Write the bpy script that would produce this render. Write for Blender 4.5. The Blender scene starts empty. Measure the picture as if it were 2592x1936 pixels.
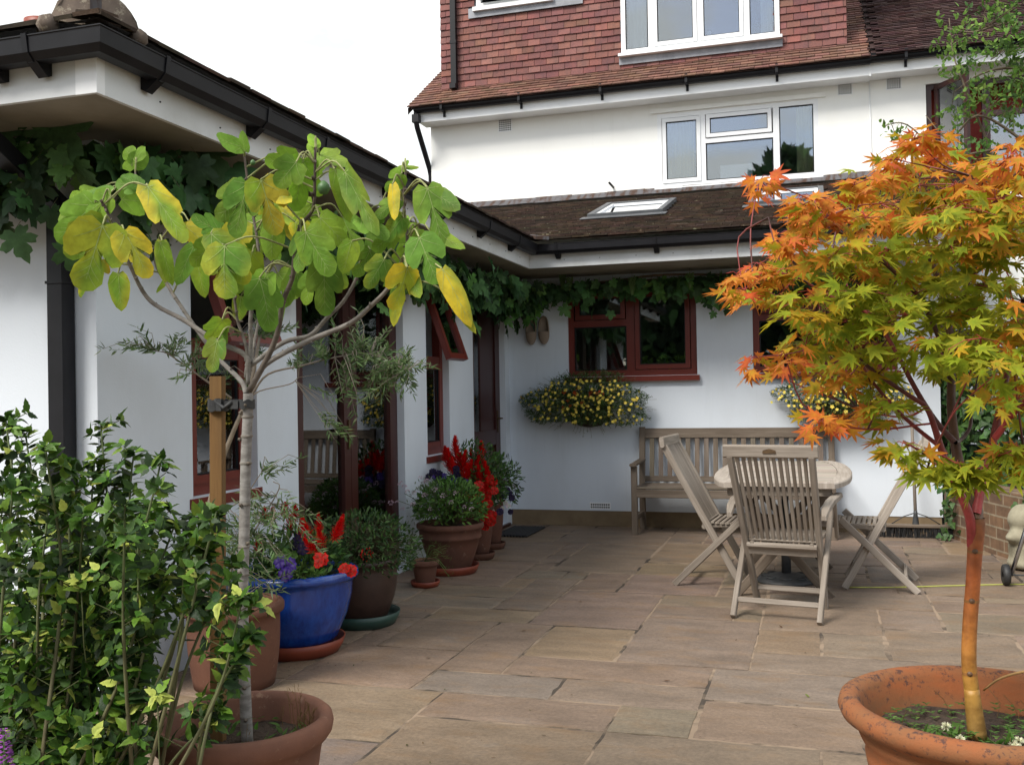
import bpy, math, random
import numpy as np
from mathutils import Vector, Matrix
random.seed(7); rng = np.random.default_rng(7)
R = math.radians
scene = bpy.context.scene
COL = scene.collection
# ---------------------------------------------------------------- camera
FPX, YAW, PITCH, ROLL, CAMH = 2503.0, 0.30133993, 0.00973362, -0.01752056, 1.35
cy, sy, cp, sp = math.cos(YAW), math.sin(YAW), math.cos(PITCH), math.sin(PITCH)
FW = np.array([-sy*cp, cy*cp, sp]); RT0 = np.array([cy, sy, 0.0]); UP0 = np.cross(RT0, FW)
RT = math.cos(ROLL)*RT0 + math.sin(ROLL)*UP0
UP = -math.sin(ROLL)*RT0 + math.cos(ROLL)*UP0
cd = bpy.data.cameras.new('camera'); cam = bpy.data.objects.new('camera', cd); COL.objects.link(cam)
cd.sensor_width = 36.0; cd.lens = FPX/2592*36.0; cd.clip_start = 0.05; cd.clip_end = 500
M = Matrix.Identity(4)
for i in range(3):
    M[i][0], M[i][1], M[i][2] = RT[i], UP[i], -FW[i]
M[2][3] = CAMH
cam.matrix_world = M
scene.camera = cam
# ---------------------------------------------------------------- world: bright overcast sky
world = bpy.data.worlds.new('World'); scene.world = world; world.use_nodes = True
nt = world.node_tree; nt.nodes.clear()
SUN_EL, SUN_AZ = R(48), R(210)      # azimuth measured clockwise from +Y: behind and to the left
wo = nt.nodes.new('ShaderNodeOutputWorld')
sk = nt.nodes.new('ShaderNodeTexSky'); sk.sky_type = 'NISHITA'; sk.sun_disc = False
sk.sun_elevation = SUN_EL; sk.sun_rotation = SUN_AZ; sk.dust_density = 2.0
b1 = nt.nodes.new('ShaderNodeBackground'); b1.inputs[1].default_value = 0.12
nt.links.new(sk.outputs[0], b1.inputs[0])
b2 = nt.nodes.new('ShaderNodeBackground'); b2.inputs[0].default_value = (0.97, 1.0, 0.985, 1); b2.inputs[1].default_value = 0.76
tc = nt.nodes.new('ShaderNodeTexCoord'); ns = nt.nodes.new('ShaderNodeTexNoise')
mp = nt.nodes.new('ShaderNodeMapping'); mp.inputs['Scale'].default_value = (1.0, 1.0, 2.6); mp.inputs['Location'].default_value = (3.1, 1.7, 0.4)
nt.links.new(tc.outputs['Generated'], mp.inputs[0]); nt.links.new(mp.outputs[0], ns.inputs['Vector'])
ns.inputs['Scale'].default_value = 5.5; ns.inputs['Detail'].default_value = 5
rp = nt.nodes.new('ShaderNodeMapRange'); rp.inputs[1].default_value = 0.43; rp.inputs[2].default_value = 0.56
rp.inputs[3].default_value = 0.10; rp.inputs[4].default_value = 1.0
nt.links.new(ns.outputs['Fac'], rp.inputs[0])
# the cloud cover is thicker ahead of the camera (north) than behind it
sx = nt.nodes.new('ShaderNodeSeparateXYZ'); nt.links.new(tc.outputs['Generated'], sx.inputs[0])
mr = nt.nodes.new('ShaderNodeMapRange'); nt.links.new(sx.outputs['Y'], mr.inputs[0])
mr.inputs[1].default_value = -0.3; mr.inputs[2].default_value = 0.3; mr.inputs[3].default_value = 0.0; mr.inputs[4].default_value = 0.6
ad = nt.nodes.new('ShaderNodeMath'); ad.operation = 'ADD'; ad.use_clamp = True
nt.links.new(rp.outputs[0], ad.inputs[0]); nt.links.new(mr.outputs[0], ad.inputs[1])
mx = nt.nodes.new('ShaderNodeMixShader')
nt.links.new(ad.outputs[0], mx.inputs[0]); nt.links.new(b1.outputs[0], mx.inputs[1]); nt.links.new(b2.outputs[0], mx.inputs[2])
nt.links.new(mx.outputs[0], wo.inputs[0])
# soft sun behind thin cloud
sd = bpy.data.lights.new('sun', 'SUN'); sd.energy = 2.5; sd.angle = R(22); sd.color = (1.0, 0.955, 0.88)
so = bpy.data.objects.new('sun', sd); COL.objects.link(so)
sdir = Vector((math.sin(SUN_AZ)*math.cos(SUN_EL), math.cos(SUN_AZ)*math.cos(SUN_EL), math.sin(SUN_EL)))
so.rotation_euler = sdir.to_track_quat('Z', 'Y').to_euler(); so.location = (-3, -6, 9)
vs = scene.view_settings; vs.view_transform = 'Standard'; vs.look = 'None'; vs.exposure = 0.78; vs.gamma = 1.0
vs.use_curve_mapping = False
try:
    scene.cycles.max_bounces = 7; scene.cycles.diffuse_bounces = 4; scene.cycles.transparent_max_bounces = 10
    scene.cycles.glossy_bounces = 3
except Exception: pass

# ---------------------------------------------------------------- helpers
def at(px, py, X=None, Y=None, Z=None, s=1.1718):
    d = FW*FPX + RT*(px*s-1296) - UP*(py*s-968)
    t = X/d[0] if X is not None else (Y/d[1] if Y is not None else (Z-CAMH)/d[2])
    return d*t + np.array([0, 0, CAMH])
def nrm(v):
    v = np.asarray(v, float); n = np.linalg.norm(v); return v/n if n > 1e-9 else np.array([0, 0, 1.0])
def V3(*a): return np.array(a, float)
def u(a, b): return random.uniform(a, b)
def mixc(a, b, t): return tuple(a[i]*(1-t)+b[i]*t for i in range(3))
def jit(c, k): 
    f = 1+u(-k, k); return tuple(max(0, x*f*(1+u(-k, k)*0.4)) for x in c)
WL = {}
class MB:
    def __init__(s): s.V = []; s.n = 0; s.L = []; s.S = []; s.C = []; s.U = []; s.M = []; s.SM = []
    def add(s, verts, loops, sizes, col=(1, 1, 1), uv=None, mi=0, smooth=False):
        verts = np.asarray(verts, float).reshape(-1, 3); loops = np.asarray(loops, int)
        s.V.append(verts); s.L.append(loops+s.n); s.n += len(verts)
        s.S.append(np.asarray(sizes, int)); k = len(loops)
        c = np.asarray(col, float)
        s.C.append(np.tile(c, (k, 1)) if c.ndim == 1 else c)
        s.U.append(np.zeros((k, 2)) if uv is None else np.asarray(uv, float))
        s.M.append(np.full(len(sizes), mi)); s.SM.append(np.full(len(sizes), smooth))
    def faces(s, verts, faces, **k):
        s.add(verts, [i for f in faces for i in f], [len(f) for f in faces], **k)
    def box(s, x0, x1, y0, y1, z0, z1, **k):
        v = [(x0,y0,z0),(x1,y0,z0),(x1,y1,z0),(x0,y1,z0),(x0,y0,z1),(x1,y0,z1),(x1,y1,z1),(x0,y1,z1)]
        s.faces(v, [(0,3,2,1),(4,5,6,7),(0,1,5,4),(1,2,6,5),(2,3,7,6),(3,0,4,7)], **k)
    def obox(s, O, A, B, N, a0, a1, b0, b1, n0, n1, **k):
        O, A, B, N = map(np.asarray, (O, A, B, N))
        v = [O+A*a+B*b+N*n for n in (n0, n1) for a, b in ((a0,b0),(a1,b0),(a1,b1),(a0,b1))]
        f = [(0,3,2,1),(4,5,6,7),(0,1,5,4),(1,2,6,5),(2,3,7,6),(3,0,4,7)]
        if np.dot(np.cross(A, B), N) < 0: f = [t[::-1] for t in f]
        s.faces(v, f, **k)
    def beam(s, p0, p1, w, h, side=None, ch=0.004, col=(1, 1, 1), mi=0):
        """chamfered bar from p0 to p1: w along 'side', h across; uv carries the grain"""
        p0 = np.asarray(p0, float); p1 = np.asarray(p1, float); d = nrm(p1-p0); L = np.linalg.norm(p1-p0)
        sd_ = np.asarray(side if side is not None else (0, 0, 1), float)
        if abs(np.dot(nrm(sd_), d)) > 0.98: sd_ = V3(1, 0, 0)
        a = nrm(sd_ - d*np.dot(sd_, d)); b = np.cross(d, a)
        c = min(ch, w*0.3, h*0.3); x, y = w/2, h/2
        pr = [(-x+c,-y),(x-c,-y),(x,-y+c),(x,y-c),(x-c,y),(-x+c,y),(-x,y-c),(-x,-y+c)]
        v = [p0+a*q[0]+b*q[1] for q in pr]+[p1+a*q[0]+b*q[1] for q in pr]
        per = [0]
        for i in range(8):
            q, r = pr[i], pr[(i+1) % 8]; per.append(per[-1]+math.hypot(q[0]-r[0], q[1]-r[1]))
        off = u(0, 9); ou = u(0, 9); F = []; UV = []
        for i in range(8):
            j = (i+1) % 8; F.append((i, j, 8+j, 8+i))
            UV += [(ou, off+per[i]), (ou, off+per[i+1]), (ou+L, off+per[i+1]), (ou+L, off+per[i])]
        F.append(tuple(range(7, -1, -1))); UV += [(ou, off+pr[i][0]) for i in range(7, -1, -1)]
        F.append(tuple(range(8, 16))); UV += [(ou, off+pr[i][0]) for i in range(8)]
        s.faces(v, F, uv=UV, col=col, mi=mi)
    def tube(s, pts, rad, n=7, col=(1, 1, 1), mi=0, cap=True, smooth=True, col2=None):
        pts = [np.asarray(p, float) for p in pts]; m = len(pts)
        if np.isscalar(rad): rad = [rad]*m
        if len(rad) == 2 and m != 2: rad = list(np.linspace(rad[0], rad[1], m))
        t0 = nrm(pts[1]-pts[0]); a = nrm(np.cross(t0, V3(0.3, 0.2, 1) if abs(t0[2]) < .9 else V3(1, 0, 0)))
        v = []; ang = np.linspace(0, 2*math.pi, n, endpoint=False)
        for i in range(m):
            t = nrm(pts[min(i+1, m-1)]-pts[max(i-1, 0)]); a = nrm(a-t*np.dot(a, t)); b = np.cross(t, a)
            v += [pts[i]+(a*math.cos(q)+b*math.sin(q))*rad[i] for q in ang]
        F = [(i*n+j, i*n+(j+1) % n, (i+1)*n+(j+1) % n, (i+1)*n+j) for i in range(m-1) for j in range(n)]
        ln = [0]
        for i in range(1, m): ln.append(ln[-1]+np.linalg.norm(pts[i]-pts[i-1]))
        UV = []
        for i in range(m-1):
            for j in range(n): UV += [(ln[i], j/n*.2), (ln[i], (j+1)/n*.2), (ln[i+1], (j+1)/n*.2), (ln[i+1], j/n*.2)]
        c = col
        if col2 is not None:
            c = []
            for i in range(m-1):
                ca, cb = mixc(col, col2, i/(m-1)), mixc(col, col2, (i+1)/(m-1))
                c += [ca, ca, cb, cb]*n
        if cap:
            F += [tuple(range(n-1, -1, -1)), tuple(range((m-1)*n, m*n))]; UV += [(0, 0)]*(2*n)
            if col2 is not None: c += [col]*n+[col2]*n
        s.faces(v, F, col=c, uv=UV, mi=mi, smooth=smooth)
    def lathe(s, prof, n=48, c=(0, 0, 0), col=(1, 1, 1), mi=0, wob=0.0):
        """prof: list of (r, z), outside then inside; open ends with r=0 close"""
        c = np.asarray(c, float); v = []; ph = u(0, 6)
        for r, z in prof:
            for j in range(n):
                q = 2*math.pi*j/n; rr = r*(1+wob*math.sin(2*q+ph)+wob*.5*math.sin(3*q+z*9))
                v.append(c+V3(rr*math.cos(q), rr*math.sin(q), z))
        F = [(i*n+j, i*n+(j+1) % n, (i+1)*n+(j+1) % n, (i+1)*n+j) for i in range(len(prof)-1) for j in range(n)]
        s.faces(v, F, col=col, mi=mi, smooth=True)
    def sweep(s, prof, path, col=(1, 1, 1), mi=0, cap=True):
        """prof: closed list (out, z) swept along a horizontal polyline (x, y, z), mitred; 'out' is to the right"""
        path = [np.asarray(p, float) for p in path]; m = len(path); n = len(prof); v = []
        ds = [nrm(path[i+1]-path[i]) for i in range(m-1)]
        for i in range(m):
            d0 = ds[max(i-1, 0)]; d1 = ds[min(i, m-2)]
            n0 = V3(d0[1], -d0[0], 0); n1 = V3(d1[1], -d1[0], 0); b = nrm(n0+n1); b = b/max(.2, np.dot(b, n0))
            v += [path[i]+b*o+V3(0, 0, z) for o, z in prof]
        F = [(i*n+j, (i+1)*n+j, (i+1)*n+(j+1) % n, i*n+(j+1) % n) for i in range(m-1) for j in range(n)]
        if cap: F += [tuple(range(n)), tuple(range(m*n-1, (m-1)*n-1, -1))]
        s.faces(v, F, col=col, mi=mi)
    def leaf(s, T, P, d, up, w, l, bend=0.2, cup=0.15, cc=(.1, .3, .05), cr=None, mi=0, twist=0, patch=0):
        """T = (outline template) from leaf_template"""
        d = nrm(d); up = np.asarray(up, float); a = np.cross(d, up)
        if np.linalg.norm(a) < 1e-3: a = np.cross(d, V3(.3, .9, .1))
        a = nrm(a); nn = np.cross(a, d)
        X, loops, sizes, rim = T
        if patch: rim = np.clip(.5+.9*np.sin(X[:, 0]*5.5+patch*7)+.6*np.sin(X[:, 1]*5+patch*13), 0, 1)*.8+rim*.2
        x = X[:, 0]*w; y = X[:, 1]*l; z = -bend*l*X[:, 1]**2 + cup*w*(np.abs(X[:, 0])*2)**1.6*.5 + twist*x*X[:, 1]
        z = z + X[:, 2]*l
        v = np.asarray(P, float)+np.outer(x, a)+np.outer(y, d)+np.outer(z, nn)
        if cr is None: cr = cc
        ca, cb = np.asarray(cc), np.asarray(cr)
        k = rim[loops][:, None]
        s.add(v, loops, sizes, col=ca*(1-k)+cb*k, mi=mi, smooth=len(X) > 12)
    def build(s, name, mat, parent=None):
        V = np.concatenate(s.V); L = np.concatenate(s.L); S = np.concatenate(s.S); C = np.concatenate(s.C)
        U_ = np.concatenate(s.U); MI = np.concatenate(s.M); SM = np.concatenate(s.SM)
        o3 = V3((V[:, 0].min()+V[:, 0].max())/2, (V[:, 1].min()+V[:, 1].max())/2, V[:, 2].min())
        me = bpy.data.meshes.new(name)
        me.vertices.add(len(V)); me.vertices.foreach_set('co', (V-o3).astype('f').ravel())
        me.loops.add(len(L)); me.loops.foreach_set('vertex_index', L.astype('i'))
        me.polygons.add(len(S)); st = np.concatenate([[0], np.cumsum(S)[:-1]])
        me.polygons.foreach_set('loop_start', st.astype('i'))
        try: me.polygons.foreach_set('loop_total', S.astype('i'))
        except Exception: pass
        me.polygons.foreach_set('material_index', MI.astype('i'))
        me.polygons.foreach_set('use_smooth', SM.astype(bool))
        me.update(calc_edges=True)
        ca = me.color_attributes.new('Col', 'FLOAT_COLOR', 'CORNER')
        ca.data.foreach_set('color', np.hstack([C, np.ones((len(C), 1))]).astype('f').ravel())
        uvl = me.uv_layers.new(name='UVMap'); uvl.data.foreach_set('uv', U_.astype('f').ravel())
        for m in (mat if isinstance(mat, (list, tuple)) else [mat]): me.materials.append(m)
        o = bpy.data.objects.new(name, me); COL.objects.link(o)
        if parent is not None:
            o.parent = parent; o.location = o3-WL[parent.name]
        else: o.location = o3
        WL[o.name] = o3
        return o
def thing(name, label, cat, loc=(0, 0, 0), group=None):
    o = bpy.data.objects.new(name, None); COL.objects.link(o); o.empty_display_size = .1
    o.location = loc; WL[o.name] = np.asarray(loc, float); o['label'] = label; o['category'] = cat
    if group: o['group'] = group
    return o
def tag(o, label, cat, group=None):
    o['label'] = label; o['category'] = cat
    if group: o['group'] = group
    return o
def struct(o): o['kind'] = 'structure'; return o
def copy_child(src, parent, loc, rot=None, scale=None):
    c = src.copy(); COL.objects.link(c); c.parent = parent; c.location = np.asarray(loc, float)-WL[parent.name]
    if rot is not None: c.rotation_euler = rot
    if scale is not None: c.scale = (scale,)*3
    return c
def dup(root, loc, rotz, label):
    r = root.copy(); COL.objects.link(r); r.location = loc; r.rotation_euler = (0, 0, rotz); r['label'] = label
    for ch in list(root.children):
        c = ch.copy(); COL.objects.link(c); c.parent = r
        for g in list(ch.children):
            d = g.copy(); COL.objects.link(d); d.parent = c
    return r
def spline(pts, k=4):
    """Catmull-Rom through points"""
    P = [np.asarray(p, float) for p in pts]; P = [2*P[0]-P[1]]+P+[2*P[-1]-P[-2]]; out = []
    for i in range(1, len(P)-2):
        for j in range(k):
            t = j/k; a, b, c, d = P[i-1:i+3]
            out.append(.5*((2*b)+(-a+c)*t+(2*a-5*b+4*c-d)*t*t+(-a+3*b-3*c+d)*t**3))
    out.append(P[-2]); return out
def leaf_template(half, center=(0, .4), ring=True, mirror=True, wave=0.0):
    pts = list(half)
    if mirror: pts = pts + [(-x, y) for x, y in reversed(pts[1:-1] if abs(pts[0][0]) < 1e-6 else pts[:-1])]
    n = len(pts); c = np.array(center); X = []
    for i, p in enumerate(pts): X.append((p[0], p[1], wave*math.sin(i*2.1)))
    if ring:
        for p in pts: q = c+(np.array(p)-c)*.55; X.append((q[0], q[1], 0))
    X.append((c[0], c[1], 0)); ci = len(X)-1; loops = []; sizes = []
    for i in range(n):
        j = (i+1) % n
        if ring: loops += [i, j, n+j, n+i, n+i, n+j, ci]; sizes += [4, 3]
        else: loops += [i, j, ci]; sizes.append(3)
    rim = np.zeros(len(X)); rim[:n] = 1
    return np.array(X), np.array(loops), np.array(sizes), rim
def lobes(specs, valley, shoulder=.62, sa=9, base=-.02):
    """palmate star; specs: (angle deg, length) from tip outward on one side"""
    pts = []; c = (0, .28)
    for i, (a, r) in enumerate(specs):
        def pt(aa, rr): return (rr*math.sin(R(aa)), c[1]+rr*math.cos(R(aa)))
        if a > 0: pts.append(pt(a-sa, r*shoulder))
        pts.append(pt(a, r)); pts.append(pt(a+sa, r*shoulder))
        if i < len(specs)-1: pts.append(pt((a+specs[i+1][0])/2, valley))
    pts.append((.05, .08)); pts.append((0, base)); 
    return leaf_template(pts, c, ring=False)
T_MAPLE = lobes([(0, .74), (38, .68), (78, .56), (122, .34)], .24)
T_GRAPE = leaf_template([(0, .08), (.08, -.08), (.24, -.16), (.32, -.02), (.46, -.02), (.42, .12), (.30, .22), (.44, .28), (.60, .46), (.50, .52), (.46, .62), (.32, .56), (.20, .50), (.27, .66), (.26, .78), (.14, .84), (.10, .94), (0, 1.08)], (0, .3), True, True, .02)
T_IVY = leaf_template([(0, 0), (.25, -.06), (.5, .2), (.3, .4), (.22, .7), (0, 1.0)], (0, .3), False)
T_FIG = [
 leaf_template([(.02, 0), (.2, -.08), (.4, 0), (.5, .2), (.54, .38), (.46, .56), (.34, .60), (.24, .54), (.14, .42), (.14, .55), (.25, .70), (.27, .87), (.16, 1.0), (0, 1.05)], (0, .34), True, True, .022),
 leaf_template([(.02, 0), (.22, -.1), (.42, -.02), (.46, .14), (.52, .3), (.57, .45), (.5, .6), (.36, .62), (.27, .57), (.31, .72), (.28, .9), (.14, 1.02), (0, 1.05)], (0, .34), True, True, .022),
 leaf_template([(.02, 0), (.2, -.05), (.35, .08), (.44, .28), (.42, .5), (.34, .73), (.2, .92), (0, 1.03)], (0, .4), True, True, .01)]
T_OVAL = leaf_template([(0, 0), (.22, .2), (.3, .48), (.2, .8), (0, 1.0)], (0, .45), False)
T_LANCE = leaf_template([(0, 0), (.11, .25), (.12, .55), (0, 1.0)], (0, .5), False)
T_HIB = leaf_template([(0, 0), (.16, .04), (.30, .20), (.30, .32), (.33, .44), (.22, .56), (.22, .70), (.12, .84), (0, 1.04)], (0, .4), False)
T_PET = leaf_template([(0, 0), (.22, .3), (.40, .68), (.24, 1.0), (0, .90)], (0, .5), False)
def vdir(base=(0, 0, 1), spread=1.0): return nrm(np.asarray(base, float)+rng.normal(0, spread, 3))

# ---------------------------------------------------------------- materials
def nodes_of(name):
    m = bpy.data.materials.new(name); m.use_nodes = True; t = m.node_tree; t.nodes.clear()
    o = t.nodes.new('ShaderNodeOutputMaterial'); b = t.nodes.new('ShaderNodeBsdfPrincipled'); t.links.new(b.outputs[0], o.inputs[0])
    return m, t, b, o
def noise(t, vec, scale, detail=4, rough=.6, stretch=None):
    n = t.nodes.new('ShaderNodeTexNoise'); n.inputs['Scale'].default_value = scale; n.inputs['Detail'].default_value = detail
    n.inputs['Roughness'].default_value = rough
    if stretch is not None:
        mpn = t.nodes.new('ShaderNodeMapping'); mpn.inputs['Scale'].default_value = stretch; t.links.new(vec, mpn.inputs[0]); vec = mpn.outputs[0]
    t.links.new(vec, n.inputs['Vector']); return n.outputs['Fac']
def rampf(t, fac, a, b, lo=0., hi=1.):
    m = t.nodes.new('ShaderNodeMapRange'); t.links.new(fac, m.inputs[0])
    for i, q in enumerate((a, b, lo, hi)): m.inputs[i+1].default_value = q
    return m.outputs[0]
def mixrgb(t, fac, a, b, mode='MIX'):
    m = t.nodes.new('ShaderNodeMix'); m.data_type = 'RGBA'; m.blend_type = mode
    for k, q in ((0, fac), (6, a), (7, b)):
        if hasattr(q, 'is_linked') or hasattr(q, 'links'): t.links.new(q, m.inputs[k])
        elif k == 0: m.inputs[0].default_value = q
        else: m.inputs[k].default_value = (*q, 1)
    return m.outputs[2]
def bump(t, b, h, strength=.3, dist=.01):
    n = t.nodes.new('ShaderNodeBump'); n.inputs['Strength'].default_value = strength; n.inputs['Distance'].default_value = dist
    t.links.new(h, n.inputs['Height']); t.links.new(n.outputs[0], b.inputs['Normal'])
def coords(t, kind='Object'):
    c = t.nodes.new('ShaderNodeTexCoord'); return c.outputs[kind]
def attr(t):
    a = t.nodes.new('ShaderNodeAttribute'); a.attribute_name = 'Col'; return a.outputs['Color']
def mat(name, c1, c2=None, scale=6, lo=.35, hi=.65, rough=.6, bs=0, bscale=60, bd=.004, spec=.5, metal=0, use_attr=False, stretch=None, coat=0, detail=5):
    m, t, b, o = nodes_of(name); co = coords(t)
    if c2 is None: c2 = tuple(x*.8 for x in c1)
    f = rampf(t, noise(t, co, scale, detail, .6, stretch), lo, hi)
    col = mixrgb(t, f, c1, c2)
    if use_attr: col = mixrgb(t, 1.0, attr(t), col, 'MULTIPLY')
    t.links.new(col, b.inputs['Base Color']); b.inputs['Roughness'].default_value = rough
    b.inputs['Specular IOR Level'].default_value = spec; b.inputs['Metallic'].default_value = metal
    if coat: b.inputs['Coat Weight'].default_value = coat; b.inputs['Coat Roughness'].default_value = .12
    if bs: bump(t, b, noise(t, co, bscale, 4), bs, bd)
    return m
def leafmat(name, rough=.55, trans=.35, var=.25, scale=40, spec=.18, spots=0.0):
    m, t, b, o = nodes_of(name); co = coords(t)
    f = rampf(t, noise(t, co, scale, 3), .3, .7, 1-var, 1+var); bump(t, b, noise(t, co, scale*4, 3), .35, .004)
    g = t.nodes.new('ShaderNodeVectorMath'); g.operation = 'SCALE'; t.links.new(attr(t), g.inputs[0]); t.links.new(f, g.inputs['Scale'])
    gc = g.outputs[0]
    if spots: gc = mixrgb(t, rampf(t, noise(t, co, 75, 4, .7), .64, .70, 0, spots), gc, (.20, .10, .025))
    t.links.new(gc, b.inputs['Base Color']); b.inputs['Roughness'].default_value = rough; b.inputs['Specular IOR Level'].default_value = spec
    tr = t.nodes.new('ShaderNodeBsdfTranslucent'); t.links.new(gc, tr.inputs[0])
    mxx = t.nodes.new('ShaderNodeMixShader'); mxx.inputs[0].default_value = trans
    t.links.new(b.outputs[0], mxx.inputs[1]); t.links.new(tr.outputs[0], mxx.inputs[2]); t.links.new(mxx.outputs[0], o.inputs[0])
    return m
def glassmat(name, base=.05, tint=(.85, .9, .9), k=1.6):
    m, t, b, o = nodes_of(name); t.nodes.remove(b)
    fr = t.nodes.new('ShaderNodeFresnel'); fr.inputs[0].default_value = 1.45
    ma = t.nodes.new('ShaderNodeMath'); ma.operation = 'MULTIPLY_ADD'; ma.inputs[1].default_value = k; ma.inputs[2].default_value = base; ma.use_clamp = True
    t.links.new(fr.outputs[0], ma.inputs[0])
    g = t.nodes.new('ShaderNodeBsdfGlossy'); g.inputs['Roughness'].default_value = .015; g.inputs[0].default_value = (.95, .97, 1, 1)
    tr = t.nodes.new('ShaderNodeBsdfTransparent'); tr.inputs[0].default_value = (*tint, 1)
    mxx = t.nodes.new('ShaderNodeMixShader'); t.links.new(ma.outputs[0], mxx.inputs[0])
    t.links.new(tr.outputs[0], mxx.inputs[1]); t.links.new(g.outputs[0], mxx.inputs[2]); t.links.new(mxx.outputs[0], o.inputs[0])
    return m
def stucco(name, c=(.78, .80, .82), dirt=(.62, .62, .60)):
    m, t, b, o = nodes_of(name); co = coords(t)
    f = rampf(t, noise(t, co, 1.3, 6, .65, (1, 1, .55)), .50, .80, 0, .55)
    base = mixrgb(t, f, c, dirt)
    st = rampf(t, noise(t, co, 1.0, 5, .6, (7, 7, .5)), .58, .80, 0, .20); base = mixrgb(t, st, base, tuple(x*.72 for x in dirt))
    sp_ = rampf(t, noise(t, co, 42, 5, .8), .70, .78, 0, .22); base = mixrgb(t, sp_, base, tuple(x*.55 for x in dirt))
    t.links.new(base, b.inputs['Base Color']); b.inputs['Roughness'].default_value = .85
    b.inputs['Specular IOR Level'].default_value = .2
    bump(t, b, noise(t, co, 110, 3, .7), .35, .003); return m
def woodmat(name, c1, c2, c3=None, rough=.75, su=3.0, sv=70., spec=.25):
    m, t, b, o = nodes_of(name); uvn = coords(t, 'UV')
    g = noise(t, uvn, 1.0, 6, .7, (su, sv, 1)); f = rampf(t, g, .32, .68)
    col = mixrgb(t, f, c1, c2)
    pat = rampf(t, noise(t, uvn, 1.0, 3, .6, (1.2, 7, 1)), .45, .7, 0, .8)
    if c3 is not None: col = mixrgb(t, pat, col, c3)
    col = mixrgb(t, 1.0, attr(t), col, 'MULTIPLY')
    t.links.new(col, b.inputs['Base Color']); b.inputs['Roughness'].default_value = rough; b.inputs['Specular IOR Level'].default_value = spec
    bump(t, b, g, .35, .004); return m
def tilemat(name, c1, c2, spots=None, spot_lo=.6, rough=.85, sc=9):
    m, t, b, o = nodes_of(name); co = coords(t)
    col = mixrgb(t, rampf(t, noise(t, co, sc, 6, .7), .35, .65), c1, c2)
    if spots is not None: col = mixrgb(t, rampf(t, noise(t, co, 17, 5, .75), spot_lo, spot_lo+.07), col, spots)
    col = mixrgb(t, 1.0, attr(t), col, 'MULTIPLY')
    t.links.new(col, b.inputs['Base Color']); b.inputs['Roughness'].default_value = rough; b.inputs['Specular IOR Level'].default_value = .25
    bump(t, b, noise(t, co, 55, 5, .7), .6, .008); return m
def flagmat(name):
    m, t, b, o = nodes_of(name); co = coords(t)
    a = attr(t)
    n1 = rampf(t, noise(t, co, 2.6, 7, .62, (1, 2.3, 1)), .3, .72, .74, 1.22)
    n2 = rampf(t, noise(t, co, 60, 5, .75), .3, .7, .74, 1.20)
    mm = t.nodes.new('ShaderNodeMath'); mm.operation = 'MULTIPLY'; t.links.new(n1, mm.inputs[0]); t.links.new(n2, mm.inputs[1])
    g = t.nodes.new('ShaderNodeVectorMath'); g.operation = 'SCALE'; t.links.new(a, g.inputs[0]); t.links.new(mm.outputs[0], g.inputs['Scale'])
    warm = mixrgb(t, rampf(t, noise(t, co, 3.4, 5, .6, (1, 2, 1)), .52, .72, 0, .55), g.outputs[0], (.22, .135, .07))
    grey = mixrgb(t, rampf(t, noise(t, co, 1.9, 6, .65, (1.4, 3, 1)), .58, .74, 0, .5), warm, (.155, .142, .13))
    dk = mixrgb(t, rampf(t, noise(t, co, 38, 3, .8), .70, .78, 0, .5), grey, (.07, .055, .045))
    t.links.new(dk, b.inputs['Base Color']); b.inputs['Roughness'].default_value = .62; b.inputs['Specular IOR Level'].default_value = .35
    bump(t, b, noise(t, co, 9, 9, .75, (1, 1.8, 1)), .55, .016); return m
def terracotta(name, c1, c2, stain, lo=.55, rough=.8, sc=7, coat=0):
    m, t, b, o = nodes_of(name); co = coords(t)
    col = mixrgb(t, rampf(t, noise(t, co, sc, 5, .6), .35, .65), c1, c2)
    col = mixrgb(t, rampf(t, noise(t, co, sc*3.3, 6, .75), lo, lo+.06, 0, .85), col, stain)
    t.links.new(col, b.inputs['Base Color']); b.inputs['Roughness'].default_value = rough; b.inputs['Specular IOR Level'].default_value = .3
    bump(t, b, noise(t, co, 60, 5, .7), .3, .004); return m
M_ = {}
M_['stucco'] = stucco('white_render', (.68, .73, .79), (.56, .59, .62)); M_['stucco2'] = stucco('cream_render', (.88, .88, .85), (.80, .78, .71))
M_['plinth'] = mat('plinth_render', (.24, .175, .10), (.18, .125, .072), 5, rough=.85, bs=.3)
M_['upvc'] = mat('white_plastic', (.86, .87, .88), (.80, .81, .82), 3, rough=.3)
M_['fascia'] = mat('white_fascia_board', (.66, .68, .69), (.52, .53, .52), 2.2, .45, .7, rough=.45, bs=.08)
M_['soffit'] = mat('soffit_board', (.28, .255, .205), (.20, .18, .14), 3, rough=.7)
M_['gutter'] = mat('black_plastic', (.004, .004, .006), (.008, .008, .011), 9, rough=.5, spec=.3)
M_['mahog'] = woodmat('stained_wood', (.18, .024, .012), (.10, .012, .007), rough=.38, su=1.5, sv=40, spec=.5)
M_['dkmahog'] = woodmat('dark_stained_wood', (.055, .010, .007), (.030, .006, .005), rough=.35, su=1.5, sv=40, spec=.5)
M_['browndoor'] = woodmat('brown_stained_wood', (.045, .012, .010), (.03, .008, .007), rough=.4, spec=.5)
M_['glass'] = glassmat('window_glass'); M_['glass_hi'] = glassmat('bright_window_glass', .15, (.8, .85, .88), 1.5)
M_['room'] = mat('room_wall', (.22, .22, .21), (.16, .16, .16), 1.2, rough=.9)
M_['curtain'] = mat('net_curtain', (.62, .64, .68), (.5, .52, .58), 9, rough=.9, stretch=(14, 14, .4))
M_['ycurtain'] = mat('yellow_curtain', (.52, .46, .22), (.36, .33, .18), 6, rough=.9, stretch=(14, 14, .4))
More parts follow.
